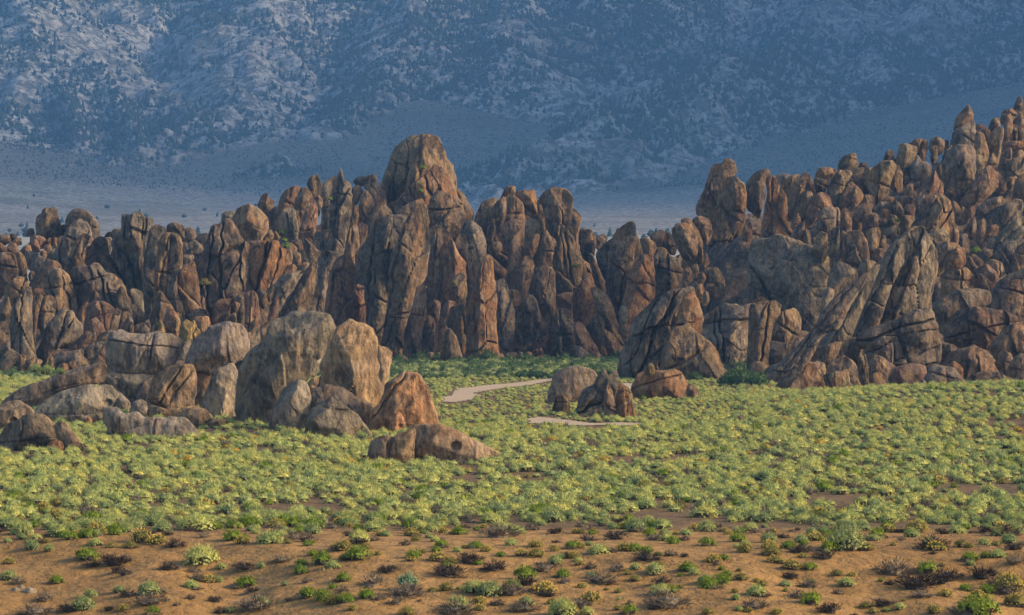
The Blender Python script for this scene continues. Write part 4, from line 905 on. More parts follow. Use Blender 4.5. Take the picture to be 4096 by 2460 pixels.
RIDGES = [   # crest lines of the range: photograph position and distance of each knot, side slope
    (ridge_pts([(1150, -260, 4800), (1000, 150, 4250), (930, 360, 3950), (540, 570, 3700), (150, 700, 3480)]), .42),
    (ridge_pts([(1760, -260, 4800), (1620, 90, 4300), (1480, 340, 4000), (1260, 560, 3740), (1030, 700, 3530)]), .44),
    (ridge_pts([(250, -300, 4900), (120, 90, 4250), (0, 430, 3900), (-320, 640, 3600)]), .42),
    (ridge_pts([(620, -200, 4850), (640, 150, 4450), (300, 420, 4100)]), .45),
    (ridge_pts([(3080, 175, 4000), (2900, 225, 3900), (2480, 400, 3660), (2180, 540, 3500), (2000, 690, 3370)]), .44),
    (ridge_pts([(3050, 180, 4000), (3000, 440, 3730), (2840, 650, 3500)]), .46),
    (ridge_pts([(2700, 330, 3780), (2500, 620, 3480)]), .5),
    (ridge_pts([(4500, -120, 4600), (3900, 190, 4220), (3500, 330, 4030), (3200, 520, 3820), (2990, 650, 3660)]), .42),
    (ridge_pts([(2150, -380, 5000), (2420, -20, 4560), (2650, 190, 4330)]), .42),
    (ridge_pts([(3500, -380, 5100), (3330, -30, 4700), (3130, 140, 4500)]), .5),
    (ridge_pts([(3900, -300, 5000), (3700, 60, 4600), (3450, 210, 4400)]), .48),
    (ridge_pts([(2000, -300, 4900), (2020, 60, 4450), (1980, 250, 4150)]), .4),
]
FANS = [((to_x(1700, 4000), 4000, to_z(395, 4000)), .225), ((to_x(4300, 3980), 3980, to_z(290, 3980)), .19), ((to_x(-900, 3800), 3800, to_z(420, 3800)), .17)]

def h_mount(x, y):
    z = h_plain(x, y)
    back = np.interp(y, [4200, 4800, 5600, 6400], [-200, 330, 760, 1100])
    rocky = np.zeros_like(z)
    best = np.full_like(z, -1e9)
    wob = 26 * fbm(P2(x / 160., y / 160.), 4, 51)
    for pts, sl in RIDGES:
        for a, b in zip(pts[:-1], pts[1:]):
            ab = b - a; L2 = ab[0] ** 2 + ab[1] ** 2
            t = np.clip(((x - a[0]) * ab[0] + (y - a[1]) * ab[1]) / L2, 0, 1)
            d = np.hypot(x - a[0] - t * ab[0] + wob, y - a[1] - t * ab[1])
            best = np.maximum(best, a[2] + t * ab[2] - sl * d * (1 - .00025 * np.minimum(d, 900)))
    best = best + 15 * ridged(P2(x / 130., y / 130.), 4, 61) + 6 * ridged(P2(x / 36., y / 36.), 3, 62) + 16 * ridged(P2((x + .25 * y) / 60., y / 330.), 3, 64) - 19
    fan = np.full_like(z, -1e9)
    for (fx, fy, fz), sl in FANS:
        fan = np.maximum(fan, fz - sl * np.hypot(x - fx, y - fy))
    kk = 26.0
    base = np.maximum(z, fan) + kk * .25 * np.maximum(0, 1 - np.abs(z - fan) / kk) ** 2 + 1.2 * fbm(P2(x / 40., y / 40.), 3, 71)
    # unseen shoulder right of the frame, added to keep the sun off the range
    best = np.maximum(best, 1040 * sstep(880, 1400, x - 40 * fbm(P2(y / 150., y * 0), 2, 68)) * sstep(2850, 3200, y) * (x > 800) - 400 * (x <= 880))
    best = np.maximum(best, back + 30 * ridged(P2(x / 200., y / 200.), 5, 63))
    rocky = sstep(-4, 6, best - base)
    return np.maximum(base, best), rocky

def trace(px, py, D0, D1, hf, n=400):
    """where the sight line through a photograph point meets the ground between two distances"""
    D = np.linspace(D0, D1, n)
    g = hf(to_x(px, D), D); z = to_z(py, D)
    k = np.argmax(z <= g)
    if z[k] > g[k]: k = n - 1
    return to_x(px, D[k]), D[k], g[k]

# ---------------------------------------------------------------- setting
def sheet(name, x0, x1, y0, y1, sx, sy, hf, mat):
    xs = np.linspace(x0, x1, int((x1 - x0) / sx) + 1); ys = np.linspace(y0, y1, int((y1 - y0) / sy) + 1)
    X, Y = np.meshgrid(xs, ys)
    Z = hf(X, Y)
    o = mesh_obj(name, np.stack([X.ravel(), Y.ravel(), Z.ravel()], -1), grid_faces(len(xs), len(ys)), mat)
    return tag(o, kind='structure')

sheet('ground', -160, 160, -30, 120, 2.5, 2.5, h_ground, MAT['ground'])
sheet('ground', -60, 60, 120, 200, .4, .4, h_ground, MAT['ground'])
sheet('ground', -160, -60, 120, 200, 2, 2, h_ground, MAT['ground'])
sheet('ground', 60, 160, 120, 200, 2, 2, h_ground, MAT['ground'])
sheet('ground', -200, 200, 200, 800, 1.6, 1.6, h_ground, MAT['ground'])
sheet('rocky_hillside', -150, 150, 440, 740, .9, .9, h_core, MAT['rock'])
o = bpy.data.objects['rocky_hillside']; o.color = (.12, .085, .06, 1); o['varnish'] = .6; o['rust'] = .2
sheet('alluvial_plain', -1100, 1100, 690, 2470, 10, 10, h_plain, MAT['plain'])

MY0 = 2400
def build_mountain():
    xs = np.arange(-1150, 1513, 6.0); ys = np.arange(MY0, 5300, 6.0)
    X, Y = np.meshgrid(xs, ys)
    Z, rk = h_mount(X, Y)
    Z = Z - 5 * (1 - sstep(MY0, MY0 + 60, Y))
    o = mesh_obj('mountain', np.stack([X.ravel(), Y.ravel(), Z.ravel()], -1), grid_faces(len(xs), len(ys)), MAT['mountain'])
    at = o.data.attributes.new('rocky', 'FLOAT', 'POINT')
    at.data.foreach_set('value', rk.ravel().astype(np.float32))
    tag(o, kind='structure')
    return X, Y, Z, rk
MX, MY, MZ, MRK = build_mountain()


ROAD = [
    [(1764, 1606), (1800, 1572), (1850, 1552), (1950, 1540), (2100, 1528), (2230, 1508), (2238, 1519), (2110, 1541), (2000, 1553), (1915, 1572), (1895, 1598), (1830, 1609)],
    [(2108, 1674), (2180, 1667), (2260, 1679), (2400, 1689), (2570, 1691), (2570, 1701), (2350, 1705), (2200, 1693), (2108, 1692)],
    [(1660, 1489), (1900, 1487), (2120, 1489), (2120, 1496), (1900, 1495), (1670, 1499)],
    [(2490, 1532), (2560, 1536), (2560, 1552), (2480, 1566)],
]
ROAD_XY = []
for poly in ROAD:
    pts = [(to_x(a, ground_D(b)), ground_D(b)) for a, b in poly]
    ROAD_XY.append(np.array(pts))

def inside(poly, x, y):
    x = np.asarray(x); y = np.asarray(y)
    r = np.zeros(x.shape, bool)
    for (xa, ya), (xb, yb) in zip(poly, np.roll(poly, -1, 0)):
        c = ((ya > y) != (yb > y)) & (x < (xb - xa) * (y - ya) / (yb - ya + 1e-12) + xa)
        r ^= c
    return r

def build_roads():
    for poly in ROAD_XY:
        x0, y0 = poly.min(0) - 1; x1, y1 = poly.max(0) + 1
        xs = np.arange(x0, x1, .45); ys = np.arange(y0, y1, .8)
        X, Y = np.meshgrid(xs, ys)
        f = grid_faces(len(xs), len(ys))
        cx = X.ravel()[f].mean(1); cy_ = Y.ravel()[f].mean(1)
        w = 1.6 * vnoise(P2(cx / 2.4, cy_ / 5), 81)
        keep = inside(poly, cx + w * .4, cy_ + w * 1.5)
        f = f[keep]
        used = np.unique(f); rem = np.full(X.size, -1); rem[used] = np.arange(len(used))
        z = h_ground(X, Y) + .05
        v = np.stack([X.ravel(), Y.ravel(), z.ravel()], -1)[used]
        tag(mesh_obj('dirt_road', v, rem[f], MAT['road']), kind='structure')
build_roads()

# ---------------------------------------------------------------- rocks
TINT = {'g': (.225, .19, .155), 'b': (.225, .135, .08), 'o': (.34, .16, .065), 't': (.31, .205, .11), 'y': (.44, .28, .07),
        'd': (.115, .085, .068), 'p': (.28, .245, .195), 'r': (.20, .098, .066)}
TWORD = {'g': 'grey', 'b': 'brown', 'o': 'orange-brown', 't': 'tan', 'y': 'yellow', 'd': 'dark', 'p': 'pale grey', 'r': 'reddish'}
RUST = {'g': .25, 'b': .5, 'o': .75, 't': .5, 'y': .4, 'd': .25, 'p': .2, 'r': .5}
KIND = {'b': ('boulder', 'boulder'), 'p': ('rock_pillar', 'rock pillar'), 's': ('rock_slab', 'rock slab'), 'f': ('rock_fin', 'rock fin')}

def front_D(zone, b, x):
    """distance of a rock's front from the row of its foot, zone by zone"""
    g = ground_D(max(b, 1380.0))
    if zone in 'EG': return g if b > 1640 else 349 + .06 * (1640 - b)
    if zone in 'ABCD': return g if b > 1500 else 490 + .16 * (1500 - b)
    if zone == 'J': return 590 + .10 * (1440 - b) if b < 1440 else 590 - .4 * (b - 1440)
    if zone == 'I':
        if b > 1475: return g
        return 590 + .10 * (1440 - b) if b < 1440 else 590 - .4 * (b - 1440)
    F = 430 + (1560 - b) * .4 if b > 1300 else 534 + .12 * (1300 - b)
    s = float(1 - sstep(2900, 3200, x))
    return F + 60 * s

def outline(pts, step):
    p = np.array(pts, float)
    n = len(p); out = []
    for i in range(n):
        p0, p1, p2, p3 = p[i - 1], p[i], p[(i + 1) % n], p[(i + 2) % n]
        m = max(4, int(np.hypot(*(p2 - p1)) / 3))
        for t in np.linspace(0, 1, m, endpoint=False):
            a = .30
            h = (2*t**3-3*t**2+1)*p1 + (t**3-2*t**2+t)*a*(p2-p0) + (-2*t**3+3*t**2)*p2 + (t**3-t**2)*a*(p3-p1)
            out.append(h)
    q = np.array(out)
    seg = np.hypot(*(np.roll(q, -1, 0) - q).T); s = np.concatenate([[0], np.cumsum(seg)])
    N = int(np.clip(s[-1] / step, 26, 560))
    qq = np.vstack([q, q[:1]])
    u = np.linspace(0, s[-1], N, endpoint=False)
    return np.stack([np.interp(u, s, qq[:, 0]), np.interp(u, s, qq[:, 1])], -1), s[-1]

def make_rock(pts, D, rng, T=.85, joints=0, k=.32, e=None, seed=0, step=3.7, ext=.2, pit=None, jd=1.0, kind='b', blk=1.0, cell=74.0, grow=1.035):
    """closed stone: front and back swell out from a spine, then split faces, worn noise and joints"""
    pa = np.array(pts, float); hh = np.ptp(pa[:, 1]); ym = pa[:, 1].min() + hh * .5
    pa = (pa - pa.mean(0)) * grow + pa.mean(0)
    pa[:, 1] += ext * hh * np.clip((pa[:, 1] - ym) / (hh * .5), 0, 1) ** 1.3
    ol, per = outline(pa, step)
    mpp = D / FPX
    x = to_x(ol[:, 0], D); z = to_z(ol[:, 1], D)
    Q = np.stack([x, z], -1)
    # area centroid and main axis
    Qn = np.roll(Q, -1, 0); cr = Q[:, 0] * Qn[:, 1] - Qn[:, 0] * Q[:, 1]
    A = cr.sum() / 2
    c = ((Q + Qn) * cr[:, None]).sum(0) / (6 * A)
    dQ = Q - c
    w, V = np.linalg.eigh(dQ.T @ dQ / len(Q))
    ax = V[:, 1]
    if ax[1] < 0: ax = -ax
    la = dQ @ ax; lb = dQ @ np.array([ax[1], -ax[0]])
    a = (la.max() - la.min()) / 2; b = abs(A) / (a * 2) * .62 + .0
    b = min(max(b, (lb.max() - lb.min()) * .25), (lb.max() - lb.min()) / 2)
    c = c + ax * (la.max() + la.min()) / 2 * .6
    dQ = Q - c; la = dQ @ ax
    hs = max(0.0, a - b) * .72
    S = c + np.clip(la, -hs, hs)[:, None] * ax
    th = T * b
    if e is None: e = rng.uniform(-.35, .35)
    K1 = int(np.clip(b / mpp / step, 5, 80)); K2 = max(4, K1 // 3)
    # jitter of the rim so the outline is not smooth
    rim = 1 + .05 * vnoise(np.stack([Q[:, 0] / (b * .35), Q[:, 1] / (b * .35), np.full(len(Q), seed * 3.3)], -1), seed) \
            + .03 * vnoise(np.stack([Q[:, 0] / .7, Q[:, 1] / .7, np.full(len(Q), seed * 1.7)], -1), seed + 9)
    p = rng.uniform(2.6, 4.4)
    rows = []
    phis = np.concatenate([np.linspace(0, math.pi / 2, K1 + 1), math.pi / 2 + np.linspace(0, math.pi / 2, K2 + 1)[1:]])
    for ph in phis:
        r = math.sin(ph); h = max(0.0, 1 - r ** p) ** (1 / p)
        pos = S + (Q - S) * (r * (1 + (rim - 1) * r ** 3))[:, None] if False else S + (Q - S) * r * (1 + (rim[:, None] - 1) * r ** 3)
        sl = (pos - c) @ np.array([ax[1], -ax[0]]) / b
        if ph <= math.pi / 2: yy = -th * h * (1 - k * np.abs(sl - e) / (1 + abs(e)))
        else: yy = th * .85 * h * np.ones(len(Q))
        n = np.stack([(pos[:, 0] - S[:, 0]) / b, yy / th * 1.0, (pos[:, 1] - S[:, 1]) / b], -1)
        n /= np.maximum(np.linalg.norm(n, axis=1, keepdims=True), 1e-6)
        rows.append((np.stack([pos[:, 0], yy, pos[:, 1]], -1), n, sl))
    P = np.concatenate([r[0] for r in rows]); Nn = np.concatenate([r[1] for r in rows]); SL = np.concatenate([r[2] for r in rows])
    ctr = np.array([c[0], 0, c[1]])
    L = P - ctr
    # split faces: planes that shave the front
    for j in range(rng.randint(7, 12)):
        nv = np.array([rng.uniform(-1, 1), -rng.uniform(.45, 1.2), rng.uniform(-.7, 1.0)]); nv /= np.linalg.norm(nv)
        d = L @ nv; m = d.max(); o = m * rng.uniform(.70, .93)
        over = np.maximum(d - o, 0)
        L = L - (over * .85 * np.clip(np.abs(Nn[:, 1]) * 1.7, .06, 1))[:, None] * nv
    # joints that run along the stone
    jx = ax if (abs(ax[1]) > .72 or kind in 'sf') else np.array([rng.uniform(-.3, .3), 1.0])
    jx = jx / np.linalg.norm(jx)
    q = L @ np.array([jx[1], 0, -jx[0]]) + .13 * b * vnoise(L / (b * .55) + seed, seed + 4)
    run = L @ np.array([jx[0], 0, jx[1]]) / max(np.ptp(L @ np.array([jx[0], 0, jx[1]])) / 2, 1e-3)
    px_m = 4 * mpp
    front = np.clip(-Nn[:, 1] * 1.6, 0, 1)
    # blocks: cells stretched along the joints, each set in or out and tilted, with an open crack between
    area = abs(A) / mpp ** 2; asp = .36 if kind in 'pf' else .42 if kind == 's' else .6
    nc = int(np.clip(area / cell ** 2, 2, 14))
    if area < 6000: blk = blk * .5
    fr = np.flatnonzero(front > .35)
    if len(fr) > nc:
        sd_ = L[np.array([fr[rng.randrange(len(fr))] for _ in range(nc)])]
        Lw = L + .085 * b * np.stack([vnoise(L / (.5 * b) + 3.1, seed + 21), 0 * L[:, 0], vnoise(L / (.5 * b) + 8.7, seed + 22)], -1)
        def met(a_, b_):
            du = (a_[:, None, 0] - b_[None, :, 0]) * jx[1] - (a_[:, None, 2] - b_[None, :, 2]) * jx[0]
            dv = (a_[:, None, 0] - b_[None, :, 0]) * jx[0] + (a_[:, None, 2] - b_[None, :, 2]) * jx[1]
            return np.sqrt(du ** 2 + (dv * asp) ** 2 + (.25 * (a_[:, None, 1] - b_[None, :, 1])) ** 2), du, dv
        dm, du, dv = met(Lw, sd_)
        ix = np.argsort(dm, axis=1)[:, :2]; ar = np.arange(len(L))
        f1 = dm[ar, ix[:, 0]]; f2 = dm[ar, ix[:, 1]]
        off = np.array([rng.uniform(-1, 1) for _ in range(nc)]); tu = np.array([rng.uniform(-.42, .42) for _ in range(nc)]); tv = np.array([rng.uniform(-.16, .16) for _ in range(nc)])
        c_ = ix[:, 0]
        step_ = off[c_] * .085 * b + tu[c_] * np.clip(du[ar, c_], -.8 * b, .8 * b) + tv[c_] * np.clip(dv[ar, c_], -1.2 * b, 1.2 * b)
        gap = np.exp(-((f2 - f1) / max(.022 * b, px_m * .6)) ** 2)
        soft = sstep(0, .05 * b, f2 - f1)
        L[:, 1] += blk * front * (step_ * (.35 + .65 * soft) + gap * min(.20 * b, 1.1) * (.55 if kind == 'b' else 1.0))
    for j in range(joints // 2):
        q0 = rng.uniform(-.75, .75) * b * 1.1
        wd = max(.03 * b, px_m * .9) * rng.uniform(.8, 1.2)
        lo = rng.uniform(-1.4, .0); hi = rng.uniform(.3, 1.6)
        g = np.exp(-((q - q0) / wd) ** 2) * sstep(lo - .1, lo + .1, run) * (1 - sstep(hi - .1, hi + .1, run))
        L[:, 1] += g * front * min(.34 * b, 1.3) * jd
        L[:, 1] += front * .10 * b * jd * rng.uniform(-1, 1) * sstep(q0 - wd, q0 + wd, q)      # the block beyond the joint stands proud or back
    if rng.random() < .45 and joints:
        t0 = rng.uniform(-.5, .6); g = np.exp(-((run - t0 + .08 * vnoise(L / b + 5, seed)) * a / max(.05 * b, px_m)) ** 2)
        L[:, 1] += g * front * min(.25 * b, .8) * jd
    # worn surface at three sizes
    lz = L * np.array([1, 1, .55])
    amp = (.10 * b) * fbm(lz / (b * .8) + seed * 7.7, 3, seed) + min(.075 * b, .42) * ridged(lz / max(.33 * b, 1.0) + seed, 3, seed + 2) * .8 \
        + min(.03 * b, .10) * fbm(L / .7, 2, seed + 3)
    if pit:                                                     # a weathered hollow
        hx, hz_, hr = to_x(pit[0], D) - ctr[0], to_z(pit[1], D) - ctr[2], pit[2] * mpp
        dd = np.hypot(L[:, 0] - hx, (L[:, 2] - hz_) * 1.25) / hr
        L[:, 1] += front * .9 * hr * (1 - sstep(.55, 1.1, dd))
    rimdamp = .45 + .55 * np.abs(Nn[:, 1])
    L = L + Nn * (amp * rimdamp)[:, None]
    P = L + ctr + np.array([0, D, 0])
    n = len(Q); R_ = len(phis)
    i = np.arange(n); j = np.arange(R_ - 1)
    A_ = (j[:, None] * n + i[None, :]).ravel(); B_ = (j[:, None] * n + (i[None, :] + 1) % n).ravel()
    F = np.stack([A_, B_, B_ + n, A_ + n], -1)
    return P, F

rock_info = {}
PERCHED = set('c12 e1 e11 e2 m5 j9 j10 j11 j39 j19 i16 i27 i52 g3 g4 k17 k18 k19 c15 n3 n6 m13 m18 b4 c7 c32 k3 k4 i3 i6 m3 i13 k46'.split())
rock_rng = random.Random(4)
def build_rocks():
    sd = 0
    for zone, ((ox, oy, s), text) in ROCKS.items():
        for line in text.strip().splitlines():
            rid, kind, tint, opts, label, pts = line.split(';')
            op = dict(kv.split('=') for kv in opts.split(',') if kv)
            pts = [(ox + float(p.split(',')[0]) * s, oy + float(p.split(',')[1]) * s) for p in pts.split()]
            sd += 1
            rng = random.Random(sd * 101 + 7)
            ya = np.array(pts)
            base = ya[:, 1].max(); cx = ya[:, 0].mean()
            F = float(op['F']) if 'F' in op else front_D(zone, base, cx) + float(op.get('dz', 0))
            if 'P' in op and 'dz' not in op: F = rock_info[op['P']]['F'] - (2.5 if zone in 'IJKM' else 1.0)
            if 'P' in op and 'dz' in op: F = rock_info[op['P']]['F'] + float(op['dz'])
            wpx = ya.ptp(0) if hasattr(ya, 'ptp') else np.ptp(ya, axis=0)
            T = float(op.get('T', rng.uniform(.75, 1.0)))
            half = min(wpx) / 2 * F / FPX
            D = F + T * half * .9
            k = float(op.get('k', rng.uniform(.2, .45)))
            e = float(op['e']) if 'e' in op else None
            pit = None
            if 'C' in op:
                q = [float(n) for n in op['C'].split(':')]; pit = (ox + q[0] * s, oy + q[1] * s, q[2] * s)
            ext = float(op.get('x', {'E': .06, 'G': .05, 'K': .14, 'M': .12, 'N': .14}.get(zone, .17)))
            if float(op.get('dz', 0)) < -7 and 'x' not in op: ext = min(ext, .06)
            if rid in PERCHED: ext = 0.0
            P, Fc = make_rock(pts, D, rng, T, int(op.get('j', 1 if rng.random() < .35 else 0)), k, e, sd, ext=ext, pit=pit, jd=.5 if zone in 'EG' else .8, kind=kind, blk=float(op.get('B', .35 if zone in 'EG' else .8 if kind == 'b' else 1.0)), cell=170.0 if zone in 'EG' else 80.0 if zone in 'KM' else 95.0, grow=1.075 if zone in 'KMN' else 1.05)
            zb = P[:, 2].min(); loc = (P[:, 0].mean(), D, zb)
            par = rock_info[op['P']]['o'] if 'P' in op else None
            nm, cat = KIND[kind]
            if par is not None: nm = {'b': 'knob', 'p': 'buttress', 's': 'plate', 'f': 'fin'}[kind]
            o = mesh_obj(nm, P, Fc, MAT['rock'], par, True, loc)
            o.data.set_sharp_from_angle(angle=R(34))
            j = lambda a: a * rng.uniform(.93, 1.07)
            v = rng.uniform(.82, 1.16) * (1.38 if zone in 'EG' else .86); tc = TINT[tint]
            tc = [a_ * .62 + b_ * .38 for a_, b_ in zip(tc, (.19, .138, .096))]
            o.color = (j(tc[0]) * v, tc[1] * v, j(tc[2]) * v, 1)
            o['varnish'] = float(op.get('v', rng.uniform(.25, .75))); o['spots'] = .6 if zone in 'EG' else .8
            o['rust'] = float(op.get('o', RUST[tint]))
            full, _, ref = label.partition('~')
            rock_info[rid] = dict(o=o, F=F, c=ya.mean(0), box=(ya.min(0), ya.max(0)), w=wpx, tint=tint, kind=kind, label=full.strip(), ref=ref.strip(), part=par is not None, cat=cat, zone=zone, D=D)
build_rocks()

RELW = {'l': 'just left of', 'r': 'just right of', 'u': 'just above', 'd': 'just below'}
def relation(c, lc):
    dx, dy = c[0] - lc[0], c[1] - lc[1]
    if abs(dx) > abs(dy): return 'r' if dx > 0 else 'l'
    return 'd' if dy > 0 else 'u'
ORD = ['', 'second ', 'third ', 'fourth ', 'fifth ', 'sixth ', 'seventh ', 'eighth ', 'ninth ']

def label_by_landmark(items, marks, words):
    """items: (key, centre, words...) -> label text that names the nearest landmark; ranks settle ties"""
    buckets = {}
    for it in items:
        best = min(marks, key=lambda m: np.hypot(*(np.array(m[0]) - it['c'])))
        rel = relation(it['c'], best[0])
        buckets.setdefault((words(it), rel, best[1]), []).append((np.hypot(*(np.array(best[0]) - it['c'])), it))
    for (w, rel, ref), lst in buckets.items():
        lst.sort(key=lambda t: t[0])
        for n, (_, it) in enumerate(lst):
            if len(lst) == 1: it['text'] = f'{w} {RELW[rel]} {ref}'
            else: it['text'] = f'{(ORD[n] + "nearest").strip()} {w} {RELW[rel]} {ref}' if n < len(ORD) else f'{w} farther out {RELW[rel]} {ref}'

def size_word(m):
    return 'small' if m < 70 else 'medium-sized' if m < 130 else 'large'
def shape_word(it):
    w, h = it['w']
    r = h / max(w, 1)
    return {'p': 'pillar', 's': 'slab', 'f': 'fin'}.get(it['kind']) or ('upright boulder' if r > 1.45 else 'flat boulder' if r < .62 else 'boulder')

def label_rocks():
    marks = [(v['c'], v['ref']) for v in rock_info.values() if v['ref']]
    todo = []
    for v in rock_info.values():
        if v['part']:
            if v['label']: v['o']['label'] = v['label'] if len(v['label'].split()) >= 4 else v['label'] + ' of this rock'
            continue
        v['o']['category'] = v['cat']; v['o']['kind'] = 'thing'
        if v['label']: v['o']['label'] = v['label']
        else: todo.append(v)
    label_by_landmark(todo, marks, lambda it: f"{size_word(max(it['w']))} {TWORD[it['tint']]} {shape_word(it)}")
    for v in todo: v['o']['label'] = v['text']
    grp = {'A': 'rocks of the left ridge', 'B': 'rocks of the left ridge', 'C': 'rocks of the left ridge', 'D': 'rocks of the left ridge', 'E': 'foreground boulder cluster', 'G': 'foreground boulder cluster',
           'J': 'rocks of the central massif', 'I': 'rocks of the central massif', 'K': 'rocks of the right slope', 'M': 'rocks of the right slope', 'N': 'rocks of the right slope'}
    for v in rock_info.values():
        if not v['part']: v['o']['group'] = grp[v['zone']]
label_rocks()

def scatter(name, protos, xyz, scale, pick, label, cat, seed=0, tints=None):
    """one object of uncountable plants: points that carry copies of a few prototype meshes"""
    n = len(xyz)
    me = bpy.data.meshes.new(name); me.vertices.add(n); me.vertices.foreach_set('co', np.asarray(xyz, np.float32).ravel()); me.update()
    rng = np.random.default_rng(seed)
    a = me.attributes.new('size', 'FLOAT_VECTOR', 'POINT'); a.data.foreach_set('vector', np.asarray(scale, np.float32).ravel())
    a = me.attributes.new('turn', 'FLOAT_VECTOR', 'POINT')
    rot = np.zeros((n, 3), np.float32); rot[:, 2] = rng.uniform(0, 6.28, n); rot[:, :2] = rng.uniform(-.08, .08, (n, 2)); a.data.foreach_set('vector', rot.ravel())
    a = me.attributes.new('pick', 'INT', 'POINT'); a.data.foreach_set('value', np.asarray(pick, np.int32))
    o = bpy.data.objects.new(name, me); col.objects.link(o)
    src = bpy.data.collections.new(name + '_sources')
    for i, pm in enumerate(protos):
        q = bpy.data.objects.new(f'{chr(97 + i)}_source', pm); src.objects.link(q)
        if tints: q.color = (*tints[i], 1); q['varnish'] = .4; q['rust'] = .4; q['spots'] = .6
    ng = bpy.data.node_groups.new(name, 'GeometryNodeTree')
    ng.interface.new_socket('Geometry', in_out='INPUT', socket_type='NodeSocketGeometry')
    ng.interface.new_socket('Geometry', in_out='OUTPUT', socket_type='NodeSocketGeometry')
    N = ng.nodes; gi = N.new('NodeGroupInput'); go = N.new('NodeGroupOutput')
    ip = N.new('GeometryNodeInstanceOnPoints'); ci = N.new('GeometryNodeCollectionInfo')
    ci.inputs['Collection'].default_value = src; ci.inputs['Separate Children'].default_value = True; ci.inputs['Reset Children'].default_value = True
    def attr(nm, typ):
        q = N.new('GeometryNodeInputNamedAttribute'); q.data_type = typ; q.inputs['Name'].default_value = nm; return q.outputs['Attribute']
    L = ng.links.new
    L(gi.outputs[0], ip.inputs['Points']); L(ci.outputs[0], ip.inputs['Instance'])
    ip.inputs['Pick Instance'].default_value = True
    L(attr('pick', 'INT'), ip.inputs['Instance Index'])
    e2r = N.new('FunctionNodeEulerToRotation'); L(attr('turn', 'FLOAT_VECTOR'), e2r.inputs[0]); L(e2r.outputs[0], ip.inputs['Rotation'])
    L(attr('size', 'FLOAT_VECTOR'), ip.inputs['Scale'])
    L(ip.outputs[0], go.inputs[0])
    md = o.modifiers.new('scatter', 'NODES'); md.node_group = ng
    return tag(o, label, cat, kind='stuff')

def filler_boulders():
    """small stones lodged between the big ones, heaped on the bedrock"""
    rng = random.Random(12)
    protos = []
    for q in range(6):
        n = rng.randint(6, 8)
        pts = []
        asp = rng.uniform(.7, 1.5)
        for i in range(n):
            a = i / n * 2 * math.pi
            rr = rng.uniform(.8, 1.1)
            pts.append((2048 + math.cos(a) * 40 * rr, 1152 + math.sin(a) * 40 * rr * asp))
        P, F = make_rock(pts, 500, rng, .9, 0, .3, None, 900 + q, 11.0, ext=0)
        P = P - np.array([0, 500, CAMZ])
        protos.append((P, F))
    meshes = []
    for P, F in protos:
        o = mesh_obj('boulder', P, F, MAT['rock']); meshes.append(o.data); bpy.data.objects.remove(o)
    rows = [(2500, 4500, 470, 640, 240, 1.2), (0, 900, 530, 640, 110, .9), (1000, 1300, 560, 640, 40, .9), (1880, 2420, 575, 590, 30, .8)]   # photograph x range, distance range, count, size
    xyz, sc, pk = [], [], []
    for xa, xb, da, db, cnt, big in rows:
        for i in range(cnt):
            D = rng.uniform(da, db); X = to_x(rng.uniform(xa, xb), D)
            z = max(float(h_core(X, D)), float(h_ground(X, D)))
            s = rng.uniform(.35, 1.0) ** 1.3 * big
            xyz.append((X, D, z + .3 * s)); sc.append((s * rng.uniform(.8, 1.2), s * rng.uniform(.8, 1.2), s * rng.uniform(.8, 1.35))); pk.append(rng.randrange(6))
    VV, FF, nb = [], [], 0
    for c0, s0, k0 in zip(xyz, sc, pk):
        P, F = protos[k0]; an = rng.uniform(0, 6.28); ca, sa = math.cos(an), math.sin(an)
        Q = P * np.array(s0); Q = np.stack([Q[:, 0] * ca - Q[:, 1] * sa, Q[:, 0] * sa + Q[:, 1] * ca, Q[:, 2]], -1) + np.array(c0)
        VV.append(Q); FF.append(F + nb); nb += len(Q)
    o = mesh_obj('loose_stones', np.concatenate(VV), np.concatenate(FF), MAT['rock'])
    o.color = (.19, .135, .095, 1); o['varnish'] = .45; o['rust'] = .4; o['spots'] = .5
    tag(o, 'small weathered stones lodged between the big boulders', 'stones', None, 'stuff')
    # pale broken stones at the lower left of the bank
    marks = [(85, 2352, 34, 'bright white broken stone on the bank near the left edge'), (118, 2372, 60, 'whitish flat broken stone lying lowest on the bank near the left edge'), (62, 2362, 40, 'tan broken stone beside the white one on the bank near the left edge')]
    for a, b, w, lab in marks:
        X, D, z = trace(a, b, 140, 200, h_ground)
        o = bpy.data.objects.new('stone', meshes[0]); col.objects.link(o)
        s = w / 80 * D / FPX / (500 / FPX) * (500 / 500)
        o.location = (X, D, z + .1 * s); o.scale = (s, s, s * .6); o.color = (.55, .48, .38, 1); o['varnish'] = .0; o['rust'] = .1
        tag(o, lab, 'stone')
filler_boulders()

